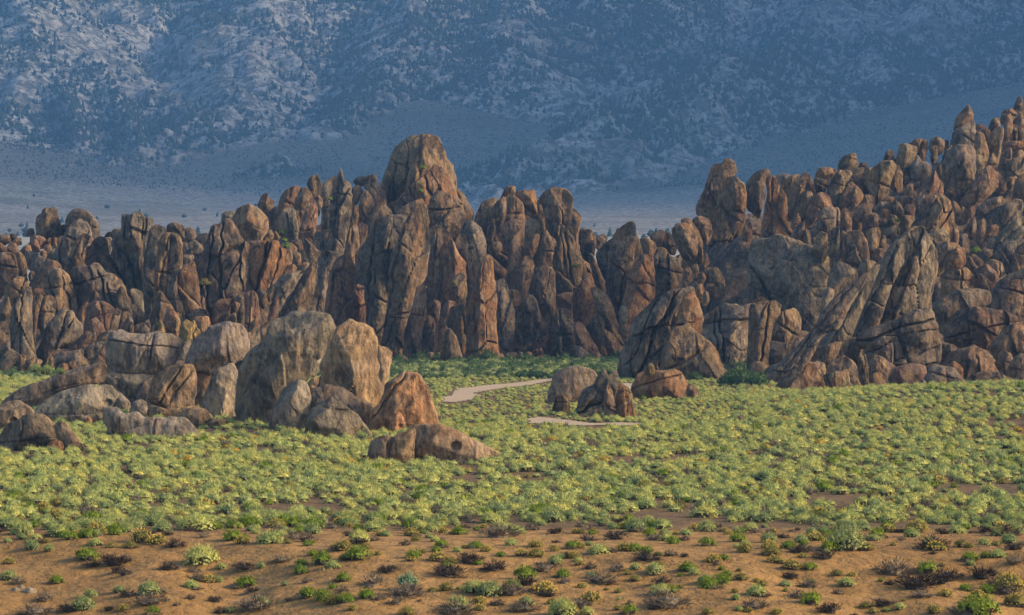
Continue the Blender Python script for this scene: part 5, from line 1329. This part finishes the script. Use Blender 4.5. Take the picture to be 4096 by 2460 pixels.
# ---------------------------------------------------------------- plants
WOODY = []
def shrub_geom(rng, tufts, blades, up, spread, width, core=.75, sag=0.0, leaf=4):
    V, F = [], []
    WOODY.clear()
    def tri(a, b, c):
        n = len(V); V.extend([a, b, c]); F.append((n, n + 1, n + 2))
    if core:
        rings, seg = 5, 10
        st = len(V); jit = [[rng.uniform(.84, 1.1) for _ in range(seg)] for _ in range(rings + 1)]
        for r in range(rings + 1):
            ph = r / rings * math.pi * .55
            for s in range(seg):
                th = s / seg * 2 * math.pi
                q = core * jit[r][s] * (1.0 if r < rings - 1 else .8)
                V.append((math.sin(ph) * math.cos(th) * q, math.sin(ph) * math.sin(th) * q, math.cos(ph) * q * .95 + .05))
        for r in range(rings):
            for s in range(seg):
                F.append((st + r * seg + s, st + r * seg + (s + 1) % seg, st + (r + 1) * seg + (s + 1) % seg, st + (r + 1) * seg + s))
                if r >= rings - 2: WOODY.append(len(F) - 1)
    for t in range(tufts):
        ph = math.acos(rng.uniform(.10, 1)) * spread; th = rng.uniform(0, 2 * math.pi)
        d = np.array([math.sin(ph) * math.cos(th), math.sin(ph) * math.sin(th), math.cos(ph)])
        dirv = d + np.array([0, 0, up]); dirv /= np.linalg.norm(dirv)
        root = d * rng.uniform(.5, .8); ln = rng.uniform(.25, .45)
        e1 = np.cross(d, [.31, .52, .79]); e1 /= np.linalg.norm(e1); e2 = np.cross(d, e1)
        for lf in range(leaf):                                    # leafy clumps that face outwards
            nn = d + np.array([0, 0, .35]) + np.array([rng.uniform(-.55, .55) for _ in range(3)]); nn /= np.linalg.norm(nn)
            c0 = d * np.array([1, 1, .9]) * rng.uniform(.8, 1.0) + (e1 * rng.uniform(-1, 1) + e2 * rng.uniform(-1, 1)) * .15
            c0[2] = max(c0[2], .06)
            u1 = np.cross(nn, [.2, .3, 1.0]); u1 /= max(np.linalg.norm(u1), 1e-3); u2 = np.cross(nn, u1)
            s = rng.uniform(.045, .10); a0 = rng.uniform(0, 6.28); st = len(V)
            for q in range(4):
                aa = a0 + q * 1.5708; V.append(tuple(c0 + (u1 * math.cos(aa) + u2 * math.sin(aa)) * s * rng.uniform(.6, 1.2)))
            F.append((st, st + 1, st + 2)); F.append((st, st + 2, st + 3))
        for bl in range(blades):
            r0 = root + np.array([rng.uniform(-.12, .12) for _ in range(3)])
            dv = dirv + np.array([rng.uniform(-.45, .45) for _ in range(3)]); dv /= np.linalg.norm(dv)
            tip = r0 + dv * ln * rng.uniform(.7, 1.1)
            tip[2] = max(tip[2] - sag, .02); r0[2] = max(r0[2], .02)
            sd = np.cross(dv, [rng.uniform(-1, 1), rng.uniform(-1, 1), rng.uniform(-1, 1)]); sd /= max(np.linalg.norm(sd), 1e-3)
            w = width * rng.uniform(.7, 1.3)
            m = (r0 + tip) / 2
            tri(tuple(r0), tuple(m + sd * w), tuple(tip)); tri(tuple(r0), tuple(tip), tuple(m - sd * w))
    return V, F

def twig_geom(rng, n, ln, w, droop=.3, levels=2):
    V, F = [], []
    def stick(a, b, w0, w1):
        d = b - a; s = np.cross(d, [.3, .5, .8]); s /= max(np.linalg.norm(s), 1e-4); u = np.cross(d, s); u /= max(np.linalg.norm(u), 1e-4)
        st = len(V)
        for p, ww in ((a, w0), (b, w1)):
            for k in range(3):
                an = k * 2.094
                V.append(tuple(p + (s * math.cos(an) + u * math.sin(an)) * ww))
        for k in range(3): F.append((st + k, st + (k + 1) % 3, st + 3 + (k + 1) % 3, st + 3 + k))
    def grow(a, d, l, ww, lev):
        b = a + d * l; b[2] = max(b[2], .03)
        stick(a, b, ww, ww * .6)
        if lev <= 0: return
        for _ in range(rng.randint(2, 4)):
            dd = d + np.array([rng.uniform(-.8, .8), rng.uniform(-.8, .8), rng.uniform(-.5, .6)]); dd /= np.linalg.norm(dd)
            grow(a + (b - a) * rng.uniform(.45, 1), dd, l * rng.uniform(.5, .8), ww * .6, lev - 1)
    for i in range(n):
        th = rng.uniform(0, 6.28); ph = rng.uniform(.3, 1.35)
        d = np.array([math.sin(ph) * math.cos(th), math.sin(ph) * math.sin(th), math.cos(ph)])
        grow(np.array([math.cos(th) * .08, math.sin(th) * .08, 0.0]), d, ln * rng.uniform(.6, 1.1), w, levels)
    return V, F

def keep_mesh(name, vf, mat, puffy=False):
    me = bpy.data.meshes.new(name); me.from_pydata([tuple(map(float, v)) for v in vf[0]], [], vf[1]); me.materials.append(mat)
    if puffy:
        me.materials.append(MAT['stem'])
        for i in WOODY: me.polygons[i].material_index = 1
    return me

prng = random.Random(77)
SHRUB = {}
SHRUB['s'] = [keep_mesh('sagebrush', shrub_geom(prng, 120, 5, 1.9, .98, .016, .76, leaf=2), MAT['sage' if i % 2 else 'sageg'], True) for i in range(4)]
SHRUB['b'] = [keep_mesh('blue_green_tuft', shrub_geom(prng, 60, 6, 1.6, .75, .035, .6), MAT['blue'], True)]
SHRUB['g'] = [keep_mesh('green_broom_shrub', shrub_geom(prng, 52, 6, 1.5, .95, .022, .66), MAT['green'], True) for i in range(3)]
SHRUB['y'] = [keep_mesh('rabbitbrush', shrub_geom(prng, 50, 4, 1.0, 1.0, .03, .7), MAT['olive'], True) for i in range(3)]
def dead_geom(rng):
    V, F = shrub_geom(rng, 30, 7, .35, 1.0, .022, .55, leaf=0); WOODY.clear()
    V2, F2 = twig_geom(rng, 20, .66, .026)
    n = len(V); return V + V2, F + [tuple(i + n for i in f) for f in F2]
SHRUB['d'] = [keep_mesh('dead_shrub', dead_geom(prng), MAT['dead' if i % 3 else 'ashy']) for i in range(4)]
STEM = [keep_mesh('stem', twig_geom(prng, 7, .55, .04, levels=1), MAT['stem']) for i in range(2)]
def flower_geom(rng):
    V, F = [], []
    for i in range(85):
        ph = math.acos(rng.uniform(.1, 1)); th = rng.uniform(0, 6.28); r = rng.uniform(.88, 1.08)
        c = np.array([math.sin(ph) * math.cos(th), math.sin(ph) * math.sin(th), math.cos(ph) * .92]) * r
        s = rng.uniform(.05, .10); st = len(V)
        for q in ((s, 0, 0), (-s * .5, s * .87, 0), (-s * .5, -s * .87, 0), (0, 0, s * 1.2)): V.append(tuple(c + np.array(q)))
        F.extend([(st, st + 1, st + 3), (st + 1, st + 2, st + 3), (st + 2, st, st + 3)])
    return V, F
FLOWER = [keep_mesh('flower_head', flower_geom(prng), MAT['flower']) for i in range(2)]
SHRUB['k'] = [keep_mesh('green_bush', shrub_geom(prng, 80, 4, 1.1, 1.0, .03, .74, leaf=3), MAT['brush'], True) for i in range(2)]
SNAME = {'k': 'green_bush', 's': 'sagebrush', 'b': 'blue_green_tuft', 'g': 'green_shrub', 'y': 'rabbitbrush', 'd': 'dead_shrub'}

def place_shrub(kind, X, Y, Z, r, rng, parts=True, hz=1.0):
    o = bpy.data.objects.new(SNAME[kind], rng.choice(SHRUB[kind])); col.objects.link(o)
    o.location = (X, Y, Z - .04 * r); o.rotation_euler = (rng.uniform(-.1, .1), rng.uniform(-.1, .1), rng.uniform(0, 6.28))
    o.scale = (r, r * rng.uniform(.85, 1.1), r * hz)
    if kind == 'y':
        c = bpy.data.objects.new('flowers', rng.choice(FLOWER)); col.objects.link(c); c.parent = o; c['kind'] = 'stuff'
    if parts and kind in 'sgybk':
        c = bpy.data.objects.new('stem', rng.choice(STEM)); col.objects.link(c); c.parent = o
    return o

def bank_shrubs():
    rng = random.Random(5)
    items = []
    desc = {'s': 'grey-green sagebrush', 'b': 'blue-green tufted shrub', 'g': 'bright green broom-like shrub', 'y': 'yellow-flowered shrub', 'd': 'dead dark twiggy shrub'}
    for (ox, oy, s), text in BANK.items():
        for tok in text.split():
            a, b, w, k = tok.split(',')
            px, py, w = ox + float(a) * s, oy + float(b) * s, float(w) * s
            X, D, Z = trace(px, py, 138, 215, h_ground)
            r = w * D / FPX / 2 * 1.6
            hz = {'s': .95, 'b': 1.35, 'g': 1.0, 'y': .95, 'd': .8}[k] * rng.uniform(.85, 1.15)
            if w > 60 and k == 'd': hz *= .85
            o = place_shrub(k, X, D, Z, r, rng, w > 38, hz)
            if w > 40 and rng.random() < (.6 if k == 'd' else .55):     # a dark heap of litter under the bigger dead shrubs
                c = bpy.data.objects.new('twig_litter', SHRUB['d'][3]); col.objects.link(c); c.parent = o
                c.scale = (1.1, 1.1, .5); c.rotation_euler = (0, 0, rng.uniform(0, 6)); c.location = (rng.uniform(.1, .6) if k != 'd' else 0, -.35 if k != 'd' else 0, -.1)
            items.append(dict(o=o, c=np.array([px, py]), w=w, k=k))
    # landmarks: the widest shrubs spread over the bank
    items.sort(key=lambda t: -t['w'])
    lm = []
    for it in items:
        if len(lm) >= 26: break
        if all(np.hypot(*(it['c'] - q['c'])) > 330 for q in lm): lm.append(it)
    lm.sort(key=lambda t: t['c'][0])
    def where(c):
        h = 'far left' if c[0] < 700 else 'left' if c[0] < 1600 else 'middle' if c[0] < 2500 else 'right' if c[0] < 3400 else 'far right'
        v = 'upper' if c[1] < 2170 else 'lower' if c[1] > 2340 else 'mid'
        return v, h
    cnt = {}
    for it in lm:
        v, h = where(it['c'])
        key = (it['k'], v, h); cnt[key] = cnt.get(key, 0) + 1
        n = cnt[key]
        extra = '' if n == 1 else ['', 'next ', 'third '][min(n - 1, 2)]
        it['text'] = f"{extra}widest {desc[it['k']]} on the {v} bank, {h}"
        it['ref'] = f"the {extra}widest {dict(s='sagebrush', b='tufted shrub', g='green shrub', y='yellow shrub', d='dead shrub')[it['k']]}, {v} bank {h}"
    rest = [it for it in items if 'ref' not in it]
    label_by_landmark(rest, [(q['c'], q['ref']) for q in lm], lambda it: {'s': 'sagebrush', 'b': 'blue-green tuft', 'g': 'green shrub', 'y': 'yellow shrub', 'd': 'dead shrub'}[it['k']])
    grp = {'s': 'sagebrush on the bare bank', 'b': 'sagebrush on the bare bank', 'g': 'green shrubs on the bare bank', 'y': 'yellow-flowered shrubs on the bare bank', 'd': 'dead shrubs on the bare bank'}
    for it in items:
        t = it['text']
        if it['k'] == 'b': t = 'tall blue-green tufted shrub rising from a dark dead base on the bank'
        tag(it['o'], t, 'shrub', grp[it['k']])
bank_shrubs()

# rock footprints keep the sage out
FOOT = []
for v in rock_info.values():
    if v['box'][1][1] > 1425:
        hw = (v['box'][1][0] - v['box'][0][0]) / 2 * v['D'] / FPX
        FOOT.append((to_x((v['box'][1][0] + v['box'][0][0]) / 2, v['D']), v['D'], hw * .92, hw * .8))

def sage_field():
    rng = np.random.default_rng(3)
    pr = random.Random(8)
    pts = []
    # jittered rows over the flat, wider spacing where soil shows
    ystep = 1.0
    Y = 146.0
    while Y < 585:
        half = .168 * Y + 14
        X = np.arange(-half, half, 1.05) + rng.uniform(-.5, .5)
        X = X + rng.uniform(-.5, .5, len(X)); YY = Y + rng.uniform(-.5, .5, len(X))
        pts.append(np.stack([X, YY], -1)); Y += ystep
    P = np.concatenate(pts)
    x, y = P.T
    px = 2048 + FPX * x / y
    z = h_ground(x, y); py = Y0 + (CAMZ - z) / y * FPX
    edge = np.interp(px, [0, 500, 900, 1400, 2000, 2600, 3200, 3700, 4096], [2145, 2135, 2120, 2120, 2096, 2092, 2105, 2130, 2125]) + 22 * vnoise(P2(px / 90., px * 0), 91)
    dens = np.where(py < edge, .86, 0)
    dens = np.where((py >= edge) & (py < edge + 50), .34, dens)
    dens = np.where((py >= edge + 50) & (py < edge + 120), .10, dens)
    dens = np.where(py >= edge + 120, .06, dens)
    dens = dens * np.where(fbm(P2(x / 9., y / 13.), 3, 92) < -.30, .35, 1.0)
    # named bare strips seen in the flat
    for (a, b, ra, rb) in ((3740, 4096, 1940, 1985), (1030, 1390, 2016, 2050), (2300, 2620, 2002, 2014), (0, 330, 2030, 2042), (3240, 3560, 1980, 2014), (820, 1120, 1716, 1744)):
        dens = np.where((px > a) & (px < b) & (py > ra) & (py < rb), .08, dens)
    dens = np.where((py > 1560) & (py < 1640) & (px > 1720) & (px < 2230), dens * .85, dens)
    for poly in ROAD_XY[:2]:
        for off in (0, 4, 8): dens = np.where(inside(poly, x, y + off), 0, dens)
    for poly in ROAD_XY[2:]:
        for off in (0, 6, 12): dens = np.where(inside(poly, x, y + off), 0, dens)
    core = h_core(x, y) - z
    dens = np.where(core > -.6, 0, dens)
    for fx, fy, fw, fd in FOOT: dens = np.where(((x - fx) / fw) ** 2 + ((y - fy) / fd) ** 2 < 1, 0, dens)
    keep = rng.random(len(P)) < dens
    x, y, z, px, py = x[keep], y[keep], z[keep], px[keep], py[keep]
    n = len(x)
    big = .5 + .5 * fbm(P2(x / 4., y / 4.), 2, 93)
    r = (.22 + .40 * rng.random(n) ** 2.0 + .15 * big)
    u = rng.random(n); tone = fbm(P2(x / 16., y / 22.), 2, 94)
    near = sstep(1900, 2110, py)
    kind = np.full(n, 0)                                   # 0 sage, 1 mixed, 2 yellow, 3 green, 4 dead
    kind[(u < .5 + .3 * tone)] = 1
    kind[u > .93 - .05 * near] = 2
    kind[u > .972 - .03 * near] = 3
    kind[(u > .80) & (u < .87 + .02 * near)] = 4
    kind[(y > 470) & (kind < 2)] = 5                       # fresher brush at the foot of the rocks
    r = np.where(py > edge[keep], r * .75, r)
    r = np.where(kind == 5, r * 1.55, r)
    kind = np.where((py > edge[keep]) & (u > .35) & (u < .7), 4, kind)
    r = np.where(kind == 2, r * .8, r) * np.where((px > 1650) & (px < 2950) & (y > 322) & (y < 470), .66, 1.0)
    order = np.argsort(y)
    n_ind = {0: 0, 2: 0, 3: 0, 4: 0}
    rest = []
    texts = {'s': ('rounded pale sagebrush in the near rows of the flat, just beyond the bare bank', 'sagebrush in the near rows of the flat'),
             'y': ('yellow-flowered shrub growing among the sagebrush of the flat', 'yellow-flowered shrubs among the sage'),
             'g': ('bright green shrub growing among the sagebrush of the flat', 'green shrubs among the sage'),
             'd': ('dead twiggy shrub standing among the sagebrush of the flat', 'dead shrubs among the sage')}
    for i in order:
        k = int(kind[i]); g = {0: 's', 1: 's', 2: 'y', 3: 'g', 4: 'd', 5: 's'}[k]
        gi = {'s': 0, 'y': 2, 'g': 3, 'd': 4}[g]
        lim = {'s': 270, 'y': 110, 'g': 90, 'd': 90}[g]
        if n_ind[gi] < lim and abs(px[i] - 2048) < 2070:
            n_ind[gi] += 1
            o = place_shrub(g, x[i], y[i], z[i], r[i], pr, g in 'sy' and n_ind[gi] < 120, pr.uniform(.85, 1.15) * (.7 if g == 'd' else 1))
            tag(o, texts[g][0], 'shrub', texts[g][1])
        else: rest.append(i)
    rest = np.array(rest)
    return x[rest], y[rest], z[rest], r[rest], kind[rest]

def fill_flat():
    x, y, z, r, kind = sage_field()
    rg = random.Random(21)
    protos = [keep_mesh('sage_a', shrub_geom(rg, 60, 4, 1.8, .98, .024, .78, leaf=2), MAT['sagef'], True), keep_mesh('sage_b', shrub_geom(rg, 60, 4, 1.8, .98, .024, .76, leaf=2), MAT['sage'], True),
              keep_mesh('sage_c', shrub_geom(rg, 60, 4, 1.8, .98, .024, .78, leaf=2), MAT['sageg'], True),
              keep_mesh('sage_d', shrub_geom(rg, 60, 4, 1.8, .98, .024, .76, leaf=2), MAT['flower'], True), keep_mesh('sage_e', shrub_geom(rg, 32, 3, 1.3, 1.0, .04, .7), MAT['green'], True),
              keep_mesh('sage_f', dead_geom(rg), MAT['ashy']), keep_mesh('sage_g', shrub_geom(rg, 60, 4, 1.8, .98, .024, .78, leaf=2), MAT['brush'], True)]
    rng = np.random.default_rng(6)
    pick = np.select([kind == 2, kind == 3, kind == 4, kind == 5], [3, 4, 5, 6], 0)
    m = kind == 0; pick[m] = rng.choice([1, 1, 2], m.sum())
    m = kind == 1; pick[m] = 0
    m = (kind == 5) & (rng.random(len(kind)) < .35); pick[m] = 2
    sc = np.stack([r, r, r * rng.uniform(.85, 1.15, len(r))], -1)
    scatter('sagebrush_flat', protos, np.stack([x, y, z - .03], -1), sc, pick, 'pale green sagebrush covering the flat between the bank and the rocks', 'sagebrush', 2)
    return len(x)
N_SAGE = fill_flat()

def bank_litter():
    rg = random.Random(41); rng = np.random.default_rng(41)
    straw = shrub_geom(rg, 7, 5, 2.2, .6, .03, 0, leaf=0)
    pebble = ([(math.cos(i * 1.05) * rg.uniform(.35, .55), math.sin(i * 1.05) * rg.uniform(.35, .55), .05) for i in range(6)] + [(.05, .02, .42)], [(i, (i + 1) % 6, 6) for i in range(6)])
    protos = [keep_mesh('dry_grass', straw, MAT['straw']), keep_mesh('twig', twig_geom(rg, 5, .6, .03, levels=1), MAT['dead']), keep_mesh('pebble', pebble, MAT['pebble'])]
    n = 2600
    y = rng.uniform(143, 178, n); x = rng.uniform(-.15, .15, n) * y
    k = fbm(P2(x / 5., y / 5.), 3, 45) + rng.uniform(-.5, .5, n) > -.1
    x, y = x[k], y[k]
    pick = rng.choice([0, 1, 1, 2, 2], len(x))
    s = np.where(pick == 0, rng.uniform(.12, .3, len(x)), np.where(pick == 1, rng.uniform(.12, .4, len(x)), rng.uniform(.05, .2, len(x)) ))
    sc = np.stack([s, s, s * np.where(pick == 1, .4, 1)], -1)
    scatter('ground_litter', protos, np.stack([x, y, h_ground(x, y) - .01], -1), sc, pick, 'dry grass, twigs and pebbles strewn over the bare bank', 'litter', 12)
bank_litter()

def ledge_shrubs():
    spots = [(1128, 930, 26, 'g'), (1145, 985, 34, 'g'), (1138, 960, 24, 'g'), (1692, 670, 26, 'g'), (1680, 735, 20, 'g'), (1683, 762, 22, 'g'), (1320, 795, 22, 'g'), (2300, 1062, 24, 'g'),
             (140, 1476, 50, 's'), (185, 1482, 56, 's'), (240, 1486, 40, 's'), (2950, 1052, 20, 'g'), (3590, 880, 26, 'g'), (3905, 1000, 34, 'g'), (1815, 1130, 18, 'g'), (820, 1130, 40, 'y')]
    rng = random.Random(31); items = []
    for i, (a, b, w, k) in enumerate(spots):
        # stand on whatever rock is met first along the sight line
        best = None
        for v in rock_info.values():
            lo, hi = v['box']
            if lo[0] < a < hi[0] and lo[1] < b < hi[1]:
                if best is None or v['F'] < best: best = v['F']
        D = (best or 560) - 1.0
        X, Z = to_x(a, D), to_z(b, D); r = w / 2 * D / FPX
        o = place_shrub(k, X, D, Z - .4 * r, r * 1.3, rng, False)
        items.append(dict(o=o, c=np.array([a, b]), k=k))
    label_by_landmark(items, [(v['c'], v['ref']) for v in rock_info.values() if v['ref']], lambda it: {'g': 'small green shrub rooted', 's': 'leafy sagebrush growing', 'y': 'yellow tuft rooted'}[it['k']])
    for it in items: tag(it['o'], it['text'], 'shrub', 'shrubs rooted among the rocks')
ledge_shrubs()

def foot_bushes():
    spots = [(2900, 1505, 70), (2950, 1490, 80), (3000, 1478, 90), (3045, 1468, 70), (2920, 1540, 90), (2970, 1545, 110), (3030, 1550, 90), (2560, 1500, 60), (2610, 1515, 70), (2780, 1525, 60), (2480, 1446, 80), (2440, 1465, 70),
             (1600, 1458, 70), (1680, 1452, 80), (1760, 1452, 70), (1830, 1454, 70), (2100, 1457, 80), (2180, 1463, 70), (2260, 1462, 80), (1950, 1452, 90), (2030, 1456, 70), (2350, 1456, 60), (1640, 1470, 70), (1885, 1466, 70), (2300, 1476, 60), (2150, 1478, 70)]
    rng = random.Random(51); items = []
    for a, b, w in spots:
        D = min(ground_D(b), 574.0); X = to_x(a, D)
        o = place_shrub('k', X, D, float(h_ground(X, D)), w / 2 * D / FPX * 1.25, rng, True, rng.uniform(.85, 1.15))
        items.append(dict(o=o, c=np.array([a, b])))
    label_by_landmark(items, [(v['c'], v['ref']) for v in rock_info.values() if v['ref']], lambda it: 'dark green bush')
    for it in items: tag(it['o'], it['text'], 'bush', 'dark green bushes at the foot of the rocks')
foot_bushes()

# ---------------------------------------------------------------- far trees
def tree_geom(rng, tall):
    V, F = [], []
    rings, seg = 5, 7
    for r in range(rings):
        t = r / (rings - 1)
        rad = (math.sin(math.pi * min(1, .18 + t * .82)) ** .8 if not tall else (1 - t) ** .8 + .05) * .5
        for s in range(seg):
            th = s / seg * 6.283 + r * .4; q = rad * rng.uniform(.7, 1.25)
            V.append((math.cos(th) * q, math.sin(th) * q, t * (1.0 if not tall else 1.5) + .05 + rng.uniform(-.06, .06)))
    for r in range(rings - 1):
        for s in range(seg): F.append((r * seg + s, r * seg + (s + 1) % seg, (r + 1) * seg + (s + 1) % seg, (r + 1) * seg + s))
    V.append((0, 0, (1.0 if not tall else 1.5) + .12)); n = len(V) - 1
    for s in range(seg): F.append(((rings - 1) * seg + s, (rings - 1) * seg + (s + 1) % seg, n))
    return V, F
TREES = [keep_mesh('crown', tree_geom(prng, i % 2), MAT['pine']) for i in range(4)]
TRUNK = keep_mesh('trunk', twig_geom(prng, 1, .25, .05, levels=0), MAT['stem'])

def far_woods():
    rng = np.random.default_rng(15)
    n = 420000
    x = rng.uniform(-820, 820, n); y = rng.uniform(3380, 5000, n)
    px = 2048 + FPX * x / y
    ok = abs(px - 2048) < 2350
    x, y, px = x[ok], y[ok], px[ok]
    ix = np.clip(((x + 1150) / 6).astype(int), 0, MX.shape[1] - 2); iy = np.clip(((y - MY0) / 6).astype(int), 0, MX.shape[0] - 2)
    fx = (x + 1150) / 6 - ix; fy = (y - MY0) / 6 - iy
    z = (MZ[iy, ix] * (1 - fx) + MZ[iy, ix + 1] * fx) * (1 - fy) + (MZ[iy + 1, ix] * (1 - fx) + MZ[iy + 1, ix + 1] * fx) * fy
    rk = MRK[iy, ix]
    py = Y0 - (z - CAMZ) / y * FPX
    cl = fbm(P2(x / 70., y / 70.), 4, 101); cl2 = fbm(P2(x / 260., y / 260.), 3, 102)
    d = rk * np.clip(.26 + .80 * cl + .40 * cl2, 0.03, 1)
    g = lambda a, b, sa, sb: np.exp(-((px - a) / sa) ** 2 - ((py - b) / sb) ** 2)
    d = d + rk * (.40 * g(2560, 90, 330, 190) + .30 * g(1350, 260, 130, 260) + .3 * g(3150, 190, 160, 110) + .28 * g(560, 560, 260, 120) + .15 * g(3500, 420, 420, 120) + .05 * g(2850, 500, 260, 140) + .25 * g(1750, 120, 230, 200))
    d = d * (1 - .85 * g(2960, 60, 60, 130))          # bare scree chute
    d = d * (1 - .5 * g(150, 200, 260, 160)) * (1 - .3 * g(1100, 150, 160, 160))
    d = d + (1 - rk) * (.11 + .30 * np.clip(cl, 0, 1)) * (y > 3150)
    d = d + 1.4 * np.exp(-((py - (700 - (px - 1000) * .075)) / 14) ** 2) * ((px > 930) & (px < 1290)) + .9 * np.exp(-((py - 745) / 22) ** 2) * ((px > 2640) & (px < 2900))
    k = rng.random(len(x)) < d * .38
    x, y, z, rk = x[k], y[k], z[k], rk[k]
    s = rng.uniform(1.5, 5.0, len(x)) * (.45 + .75 * rk)
    sc = np.stack([s * .95, s * .95, s * rng.uniform(.75, 1.2, len(x))], -1)
    scatter('pinyon_woodland', TREES, np.stack([x, y, z - .3], -1), sc, rng.integers(0, 4, len(x)), 'dark pinyon pines and brush speckling the hazy mountain side', 'woodland', 4)
    # separate junipers on the pale plain
    pr = random.Random(3)
    cnt = 0
    while cnt < 150:
        D = pr.uniform(1750, 3450); a = pr.uniform(-40, 4130)
        X = to_x(a, D)
        if fbm(P2([X / 200.], [D / 200.]), 3, 111)[0] < -.02: continue
        z = float(h_plain(X, D)) if D < 2460 else float(h_mount(np.array([X]), np.array([D]))[0][0])
        o = bpy.data.objects.new('juniper_tree', TREES[pr.randrange(4)]); col.objects.link(o)
        s = pr.uniform(2.0, 5.0); o.location = (X, D, z - .2); o.scale = (s * 1.15, s * 1.1, s * pr.uniform(.7, 1.0)); o.rotation_euler = (0, 0, pr.uniform(0, 6))
        c = bpy.data.objects.new('trunk', TRUNK); col.objects.link(c); c.parent = o
        tag(o, 'small dark juniper dotting the pale plain below the mountain', 'tree', 'junipers on the far plain'); cnt += 1
    return len(x)
N_TREES = far_woods()

# ---------------------------------------------------------------- air between here and the range
def build_haze():
    t = bpy.data.materials.new('thin_blue_air'); t.use_nodes = True
    n = t.node_tree.nodes; n.remove(n['Principled BSDF'])
    pv = n.new('ShaderNodeVolumePrincipled')
    pv.inputs['Color'].default_value = HAZE_COLOR
    pv.inputs['Density'].default_value = HAZE_DENSITY
    pv.inputs['Anisotropy'].default_value = .0
    t.node_tree.links.new(pv.outputs[0], n['Material Output'].inputs['Volume'])
    x0, x1, y0, y1, z0, z1 = -1300, 1600, -120, 5500, -12, 1250
    v = [(x, y, z) for z in (z0, z1) for y in (y0, y1) for x in (x0, x1)]
    f = [(0, 2, 3, 1), (4, 5, 7, 6), (0, 1, 5, 4), (2, 6, 7, 3), (0, 4, 6, 2), (1, 3, 7, 5)]
    o = mesh_obj('haze', v, f, t, None, False)
    tag(o, 'thin blue haze hanging over the whole valley', 'haze', kind='stuff')
HAZE_DENSITY = 0.98e-4
HAZE_COLOR = (.17, .45, 1.0, 1.0)
build_haze()
print('sage', N_SAGE, 'trees', N_TREES, 'rocks', len(rock_info))
